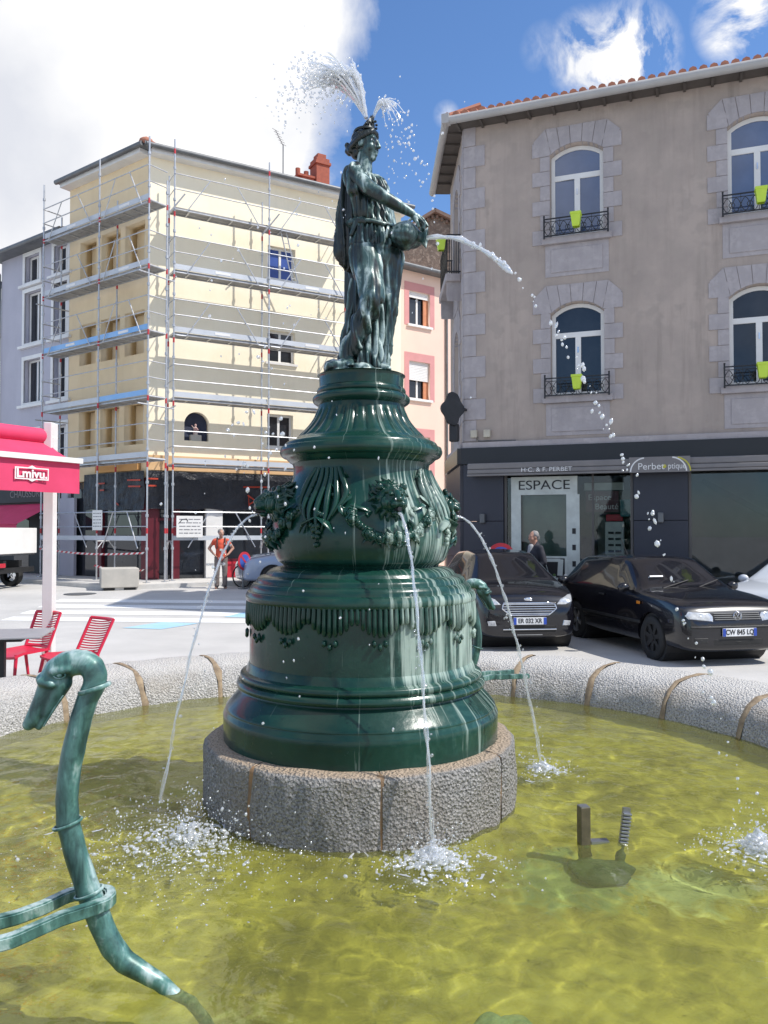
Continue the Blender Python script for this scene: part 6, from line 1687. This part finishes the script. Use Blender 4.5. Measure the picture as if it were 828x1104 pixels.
for k,(lab,mt) in enumerate((('tiny white figurine at the left end of the grey display table','white'),('tiny red pot on the grey display table','signred'),('tiny pale cup in the middle of the grey display table','shopwhite'),('tiny green plant pot at the right end of the grey display table','leaf'))):
    t=thing('ornament',lab,'ornament',wl_(-.33+.22*k,-.12,.742),0)
    b=MB(); b.lathe([(.03,0),(.045,.03),(.03,.08),(.04,.10),(.001,.10)],12,cap=False); b.build('body',M[mt],t,smooth=60)
    b=MB(); b.ell((0,0,.12),(.035,.035,.03),sub=1); b.build('top',M['white' if k%2 else 'leaf'],t)
fp=thing('potted_plant','yellow flowering plant between the man and the framed picture','plant',wl_(-.62,-.05,0),0)
b=MB(); b.lathe([(.10,0),(.14,.26),(.15,.28),(.12,.28),(.001,.25)],16,cap=False); b.build('pot',M['zinc'],fp,smooth=50)
b=MB(); random.seed(4)
for k in range(46):
    a=random.uniform(0,2*PI); h=random.uniform(.45,1.0); rr=random.uniform(.02,.18); p=Vector((rr*math.cos(a),rr*math.sin(a),h)); n_=Vector((random.uniform(-1,1),random.uniform(-1,1),random.uniform(.2,1))).normalized(); t_=n_.orthogonal().normalized()*.05; u_=n_.cross(t_).normalized()*.022
    b._add([p-t_,p+u_,p+t_,p-u_],[[0,1,2,3]])
for k in range(8): a=k*PI/4; b.bar((0,0,.2),(.1*math.cos(a),.1*math.sin(a),.85),.006,4)
b.build('foliage',M['leaf'],fp,fix=False)
b=MB()
for k in range(14):
    a=random.uniform(0,2*PI); rr=random.uniform(.02,.17); b.ell((rr*math.cos(a),rr*math.sin(a),random.uniform(.75,1.05)),(.035,.035,.025),sub=1)
b.build('flowers',M['yellowleaf'],fp)

# ------------------------------------------------------------------ people
def person_prims(shoulder=.19,hip=.10,arms=None,legs=None,lean=0):
    p=[('c',(0,0,1.42),.055,(0,-.005,1.53),.052),('c',(-shoulder+.02,0,1.40),.055,(shoulder-.02,0,1.40),.055),('e',(0,0,1.25),(.165,.11,.19)),('c',(0,0,1.15),.125,(0,0,.98),.13),('e',(0,.01,.92),(.165,.125,.12))]
    return p
# man in orange red top, hands on hips, seen from the front three-quarter
m1=thing('person','man in orange red top and grey brown trousers, hands on hips, by the bicycle','person',(-4.72,23.15,gz(0,23.15)),R(12))
hp1,HM1=head_prims(V((0,-.02,1.60)),R(-75),1.0,0)
def hand_prims(p,d,side):
    d=V(d).normalized(); o=d.cross(V((0,0,1))).normalized() if abs(d.z)<.9 else V((1,0,0)); L=[('e',V(p)+d*.035,(.035,.035,.035))]
    for k in range(4): q=V(p)+d*.06+o*(-.027+.018*k); L.append(('c',q,.0095,q+d*(.05+.012*(k in (1,2)))+V((0,0,-.01)),.0085))
    L.append(('c',V(p)+d*.02+o*.035*side,.011,V(p)+d*.06+o*.055*side,.010)); return L
bd1=hp1+person_prims()
for s in (-1,1):
    bd1+=[('c',(s*.19,0,1.39),.052,(s*.34,.07,1.16),.042),('c',(s*.34,.07,1.16),.042,(s*.21,-.06,1.00),.032)]+hand_prims((s*.20,-.07,.99),(-s*.6,-.3,-.4),s)
    bd1+=[('c',(s*.095,0,.90),.088,(s*.11,-.01,.50),.060),('c',(s*.11,-.01,.50),.058,(s*.115,.01,.10),.040),('c',(s*.115,.02,.05),.045,(s*.135,-.14,.035),.038)]
link('body',blob(bd1,.011,2),M['skin'],m1)
link('top',blob([('e',(0,0,1.25),(.185,.13,.20)),('c',(0,0,1.2),.145,(0,0,.93),.155),('c',(-.165,0,1.385),.068,(.165,0,1.385),.068)]+[('c',(s*.18,0,1.385),.064,(s*.235,.025,1.30),.060) for s in (-1,1)],.012,2,lambda c,n:.006*noise.noise(c*11)),M['redshirt'],m1)
link('trousers',blob([('e',(0,.01,.90),(.170,.135,.11))]+[q for s in (-1,1) for q in (('c',(s*.095,0,.88),.100,(s*.11,-.01,.48),.078),('c',(s*.11,-.01,.48),.077,(s*.115,.01,.10),.070))],.012,2,lambda c,n:.008*noise.noise(c*12)),M['trouser'],m1)
link('hair',blob([('e',HM1@V((-.02,0,.045)),(.098,.082,.088)),('e',HM1@V((-.05,0,-.01)),(.06,.08,.07))],.010,1,lambda c,n:.006*noise.noise(c*30)),M['hairgrey'],m1)
for s in (-1,1):
    b=MB(); b.ell((s*.128,-.055,.045),(.05,.13,.045)); b.build('shoe',M['ink'],m1,smooth=60)
    b=MB(); b.tube([(s*.10,.10,1.43),(s*.11,-.02,1.47),(s*.11,-.125,1.38),(s*.12,-.15,1.15)],.018,6); b.build('strap',M['ink'],m1,smooth=60)
b=MB(); b.box((0,-.16,1.12),(.08,.02,.06),bev=.008); b.build('pale_print',M['shopwhite'],m1)
# grey haired man in a dark jacket by the shop
m2=thing('person','grey haired man in a dark navy jacket standing in profile by the shop window','person',(2.92,15.45,.14),R(-70))
hp2,HM2=head_prims(V((0,-.03,1.60)),R(-90),1.0,R(4))
bd2=hp2+person_prims()
for s in (-1,1):
    bd2+=[('c',(s*.19,0,1.39),.052,(s*.25,.04,1.12),.044),('c',(s*.25,.04,1.12),.042,(s*.20,-.16,.98),.032)]+hand_prims((s*.195,-.18,.975),(-s*.3,-.9,-.1),s)
    bd2+=[('c',(s*.095,0,.90),.088,(s*.10,-.01,.50),.060),('c',(s*.10,-.01,.50),.058,(s*.105,.01,.10),.040),('c',(s*.105,.02,.05),.045,(s*.115,-.14,.035),.038)]
link('body',blob(bd2,.011,2),M['skin'],m2)
link('jacket',blob([('e',(0,0,1.25),(.205,.15,.21)),('c',(0,0,1.2),.160,(0,.0,.86),.172),('c',(-.165,0,1.385),.078,(.165,0,1.385),.078),('c',(0,.03,1.44),.075,(0,.03,1.47),.07)]+[q for s in (-1,1) for q in (('c',(s*.185,0,1.385),.074,(s*.25,.04,1.12),.064),('c',(s*.25,.04,1.12),.062,(s*.205,-.13,.985),.052))],.012,2,lambda c,n:.009*noise.noise(c*9)),M['navycloth'],m2)
link('shirt',blob([('c',(0,-.09,1.42),.055,(0,-.13,1.15),.06)],.012,1),M['shirt'],m2)
link('trousers',blob([('e',(0,.01,.90),(.165,.13,.11))]+[q for s in (-1,1) for q in (('c',(s*.095,0,.88),.100,(s*.10,-.01,.48),.078),('c',(s*.10,-.01,.48),.077,(s*.105,.01,.10),.070))],.012,2),M['trouser'],m2)
link('hair',blob([('e',HM2@V((-.028,0,.045)),(.092,.080,.085)),('e',HM2@V((-.06,0,-.01)),(.052,.076,.07))],.010,1,lambda c,n:.006*noise.noise(c*30)),M['hairgrey'],m2)
for s in (-1,1):
    b=MB(); b.ell((s*.11,-.055,.045),(.05,.13,.045)); b.build('shoe',M['ink'],m2,smooth=60)

# ------------------------------------------------------------------ things in the pool
pu=thing('pump_housing','submerged pump housing with two square metal posts standing out of the water','pump',tuple(P(655,912,4.35)*Vector((1,1,0))[0:3] if False else (1.18,4.40,0)),R(4))
b=MB(); b.box((-.085,.02,.16),(.056,.056,.37),rz=R(8),bev=.003); b.build('square_post',M['pump'],pu)
b=MB(); b.box((-.085,.02,.347),(.050,.050,.004),rz=R(8)); b.build('post_cap',M['alloy'],pu)
b=MB(); 
for k in range(9): b.box((.125+.012*k/9*2,-.01,.155+.019*k),(.048,.030,.0135),rx=R(-4),ry=R(8),bev=.003)
b.beam((.122,.008,.10),(.152,.008,.335),.040,.02)
b.build('ribbed_post',M['alloy'],pu)
link('housing',blob([('c',(-.13,-.02,-.14),.07,(.10,-.04,-.14),.08),('e',(-.02,-.13,-.15),(.15,.10,.07)),('c',(-.085,.02,-.1),.03,(-.085,.02,.16),.026),('c',(.12,0,-.1),.025,(.125,0,.15),.018)],.013,1,lambda c,n:.022*noise.noise(c*8)+.012*noise.noise(c*21)),M['murk'],pu)
b=MB(); b.box((.0,.02,.150),(.10,.05,.02)); b.build('bridge_plate',M['alloy'],pu)
ld=thing('submerged_lamp','round mossy lump just under the water at the bottom edge of the photo','pool lamp',(.445,2.87,-.02))
link('lump',blob([('e',(0,0,-.03),(.13,.11,.10)),('e',(-.06,.03,.02),(.06,.05,.06)),('e',(.06,0,.03),(.07,.06,.05))],.010,1,lambda c,n:.030*noise.noise(c*11)+.014*noise.noise(c*27)),M['mossgreen'],ld)

for root in (pu,ld):
    for o in root.children_recursive: o.cycles.is_caustics_receiver=True
# ------------------------------------------------------------------ moving water
def drop(b,p,r,st=1.0): 
    sx_=random.uniform(.6,1.3)
    b.ell(p,(r*sx_*random.uniform(.75,1.15),r*random.uniform(.75,1.15),r*random.uniform(.85,1.3)*st),Euler((random.uniform(-.4,.4),random.uniform(-.4,.4),0)),sub=1)
def jet(name,label,p0,p1,up,T0,r0,r1,brk,seed,spread=.02,nd_=60):
    """water leaving p0 and landing on p1: ropy at first, beads after the fraction brk of its flight"""
    random.seed(seed); t=thing(name,label,'water jet',tuple(p0)); b=MB(); p0=Vector(p0); d=Vector(p1)-p0; g=9.81
    TT=T0; vz=(d.z+.5*g*TT*TT)/TT
    def at(u): s=u*TT; return Vector((d.x*u,d.y*u,vz*s-.5*g*s*s))
    n=int(70*brk)+4; k=0
    if brk>0:
        for s_ in range(3):
            pts=[];rr=[]; ph=random.uniform(0,6)
            for i in range(n+1):
                u=brk*i/n; p=at(u); w=(.25+u*1.4)*r0*1.1
                p=p+Vector((math.cos(i*.55+ph+s_*2.1),math.sin(i*.5+ph+s_*2.1),.5*math.sin(i*.8+ph)))*w*(.45+.5*noise.noise(Vector((i*.4,s_,seed))))
                pts.append(p); rr.append(max(.002,(r0+(r1-r0)*u)*(.62+.55*noise.noise(Vector((i*.45,s_*3,seed+.5))))))
            rr[-1]*=.3; b.tube(pts,rr,8)
    for i in range(nd_):
        u=random.uniform(max(0,brk-.2),1) if brk<.97 else random.uniform(.2,1); p=at(u)+Vector((random.gauss(0,spread),random.gauss(0,spread),random.gauss(0,spread)))*(.3+u)
        drop(b,p,random.uniform(.3,1)*(r1 if random.random()<.75 else r1*1.5),1.1)
    tag(b.build('stream',M['jet'] if brk>.9 else M['spray'],t,smooth=60),kind='stuff'); return t
def outv(a): return Vector((math.sin(a),-math.cos(a),0))
C0=Vector((CX,CY,0))
names=['water jet from the front lion head falling down the middle right of the green drum','water jet from the right lion head arcing down beside the black cars',None,'water jet from the left lion head falling past the street on the left']
land=[]
for k,a in enumerate(LA):
    if k==2: continue
    p0=C0+outv(a)*(ur(2.03)+.165)+Vector((0,0,1.955)); rl={0:1.19,1:1.36,3:1.28}[k]
    p1=C0+outv(a)*rl+Vector((0,0,.15)); land.append(p1)
    jet('water_jet',names[k],p0,p1,0,.60,.0105,.008,{0:.98,1:.98,3:.98}[k],11+k,.018,70)
jp=Vector((CX,CY,2.876))+JM@Vector((0,0,.15)); jl=Vector((1.98,4.27,.15)); land.append(jl)
jet('water_jet','long white water jet arcing from the tilted jug across the taupe building into the pool',jp,jl,0,.86,.019,.0135,.30,31,.018,120)
# second thinner part of that arc: close beads
# crown spray over the statue's head
def crown():
    random.seed(77); hd=Vector((CX,CY,2.876))+HM@Vector((.02,0,.20))
    t=thing('water_spray','white fan of spray shooting up from the crown of the statue','water spray',tuple(hd)); b=MB()
    g=9.81
    # main fan leans to the left, a short one drops to the right
    for i in range(130):
        s=random.random(); vx=-(.25+1.15*s)+random.gauss(0,.05); vz=2.25+.35*random.random()-.30*abs(s-.6); vy=random.gauss(0,.30)
        TT=random.uniform(.22,.30)+.04*s; pts=[];rr=[]
        for k in range(12):
            q=TT*k/11; pts.append(Vector((vx*q-.02,vy*q,vz*q-.5*g*q*q))+Vector((random.gauss(0,.0035),random.gauss(0,.0035),random.gauss(0,.0035)))); rr.append(.0058*(1-.45*k/11)+random.uniform(0,.003))
        rr[-1]=.0012; b.tube(pts,rr,5)
    for i in range(1000):
        s=random.random(); vx=-(.30+1.15*s)+random.gauss(0,.07); vz=2.28+.4*random.random()-.35*abs(s-.6); vy=random.gauss(0,.34); q=random.triangular(.06,.50,.29)
        drop(b,Vector((vx*q-.02,vy*q,vz*q-.5*g*q*q)),random.uniform(.003,.0105))
    for i in range(26):
        s=random.random(); vx=.25+.50*s; vz=1.3+.25*random.random(); vy=random.gauss(0,.18); TT=random.uniform(.2,.32); pts=[];rr=[]
        for k in range(10):
            q=TT*k/9; pts.append(Vector((vx*q+.03,vy*q,vz*q-.5*g*q*q))+Vector((random.gauss(0,.003),random.gauss(0,.003),0))); rr.append(.0045*(1-.4*k/9))
        rr[-1]=.0012; b.tube(pts,rr,5)
    for i in range(150):
        s=random.random(); vx=.2+.62*s; vz=1.25+.35*random.random(); vy=random.gauss(0,.22); q=random.triangular(.05,.62,.36)
        drop(b,Vector((vx*q+.03,vy*q,vz*q-.5*g*q*q)),random.uniform(.004,.011))
    tag(b.build('fan_of_drops',M['spray'],t,smooth=60),kind='stuff')
    # drops drifting down left and in front of the column
    b=MB()
    for i in range(150):
        y=random.triangular(-1.8,.9,-.6); x=random.triangular(-1.25,.75,-.35); z=random.uniform(-3.9,.1)
        if math.hypot(x,y)<.75 and z<-1.6: continue
        drop(b,Vector((x,y,z)),random.uniform(.003,.0085),1.25)
    for i in range(34):
        drop(b,Vector((-.62+random.gauss(0,.10),random.gauss(-.5,.12),-2.25+random.gauss(0,.28))),random.uniform(.006,.015),1.2)
    tag(b.build('falling_drops',M['spray'],t,smooth=60),kind='stuff')
crown()
def splash(label,p,R_,n,h,seed,white,ell=(1,1)):
    random.seed(seed); t=thing('water_splash',label,'splash',(p.x,p.y,.15)); b=MB()
    for i in range(n*2):
        a=random.uniform(0,2*PI); r=abs(random.gauss(0,.5))*R_; z=abs(random.gauss(0,.5))*h*max(.12,1-r/R_/1.3)
        rad=random.uniform(.0022,.0065)*(1.7 if random.random()<.10 else 1)
        if random.random()<.45: z=.004+.3*rad; 
        drop(b,Vector((r*math.cos(a)*ell[0],r*math.sin(a)*ell[1],z)),rad,1 if z>.02 else .6)
    for i in range(n):
        a=random.uniform(0,2*PI); r=random.triangular(0,1.5,.5)*R_; drop(b,Vector((r*math.cos(a)*ell[0],r*math.sin(a)*ell[1],.003)),random.uniform(.0025,.006),.6)
    # crown strands
    for i in range(0):
        a=random.uniform(0,2*PI); r=random.uniform(.1,.5)*R_; L=random.uniform(.04,.12); pts=[]
        for k in range(6):
            u=k/5; pts.append(Vector(((r+L*u)*math.cos(a+.4*u)*ell[0],(r+L*u)*math.sin(a+.4*u)*ell[1],.01+h*.5*math.sin(u*2.4)*random.uniform(.7,1))))
        b.tube(pts,[.006,.007,.006,.005,.004,.002],5)
    tag(b.build('drops',M['spray'],t,smooth=60),kind='stuff')
    # boiling white heart and ragged foam
    b=MB(); pr=[]
    for i in range(int(white*110)):
        a=random.uniform(0,2*PI); r=abs(random.gauss(0,.30))*R_*.9; pr.append(('e',(r*math.cos(a)*ell[0],r*math.sin(a)*ell[1],.002+max(0,.085*h/.2*(1-r/(R_*.45)))*random.random()),(random.uniform(.006,.020),random.uniform(.006,.020),random.uniform(.004,.009))))
    o=link('foam',blob(pr,.0045,1,lambda c,n:.008*noise.noise(c*80)),M['foam'],t); tag(o,kind='stuff')
    b=MB()
    for i in range(int(white*7)):
        a=random.uniform(0,2*PI); r=random.triangular(.1,1.25,.5)*R_; q=Vector((r*math.cos(a)*ell[0],r*math.sin(a)*ell[1],.006)); pts=[q+Vector((math.cos(a+PI/2)*s+random.gauss(0,.012),math.sin(a+PI/2)*s+random.gauss(0,.012),0)) for s in (-.03,-.01,.01,.03)]
        b.tube(pts,[.002,.004,.005,.002],6,flat=(1.6,.5))
    tag(b.build('foam_streaks',M['foam'],t,smooth=60),kind='stuff')
splash('white splash on the water in front of the granite plinth',land[0],.40,330,.20,1,3.2)
splash('small white splash to the right of the granite plinth',land[1],.26,120,.14,2,1.6)
splash('wide glittering splash of drops on the dark water left of the plinth',land[2]+Vector((.30,-.46,0)),.72,760,.30,3,1.7,(1.2,.95))
splash('white splash at the right edge of the photo where the long jet lands',land[3],.30,200,.30,4,2.2)
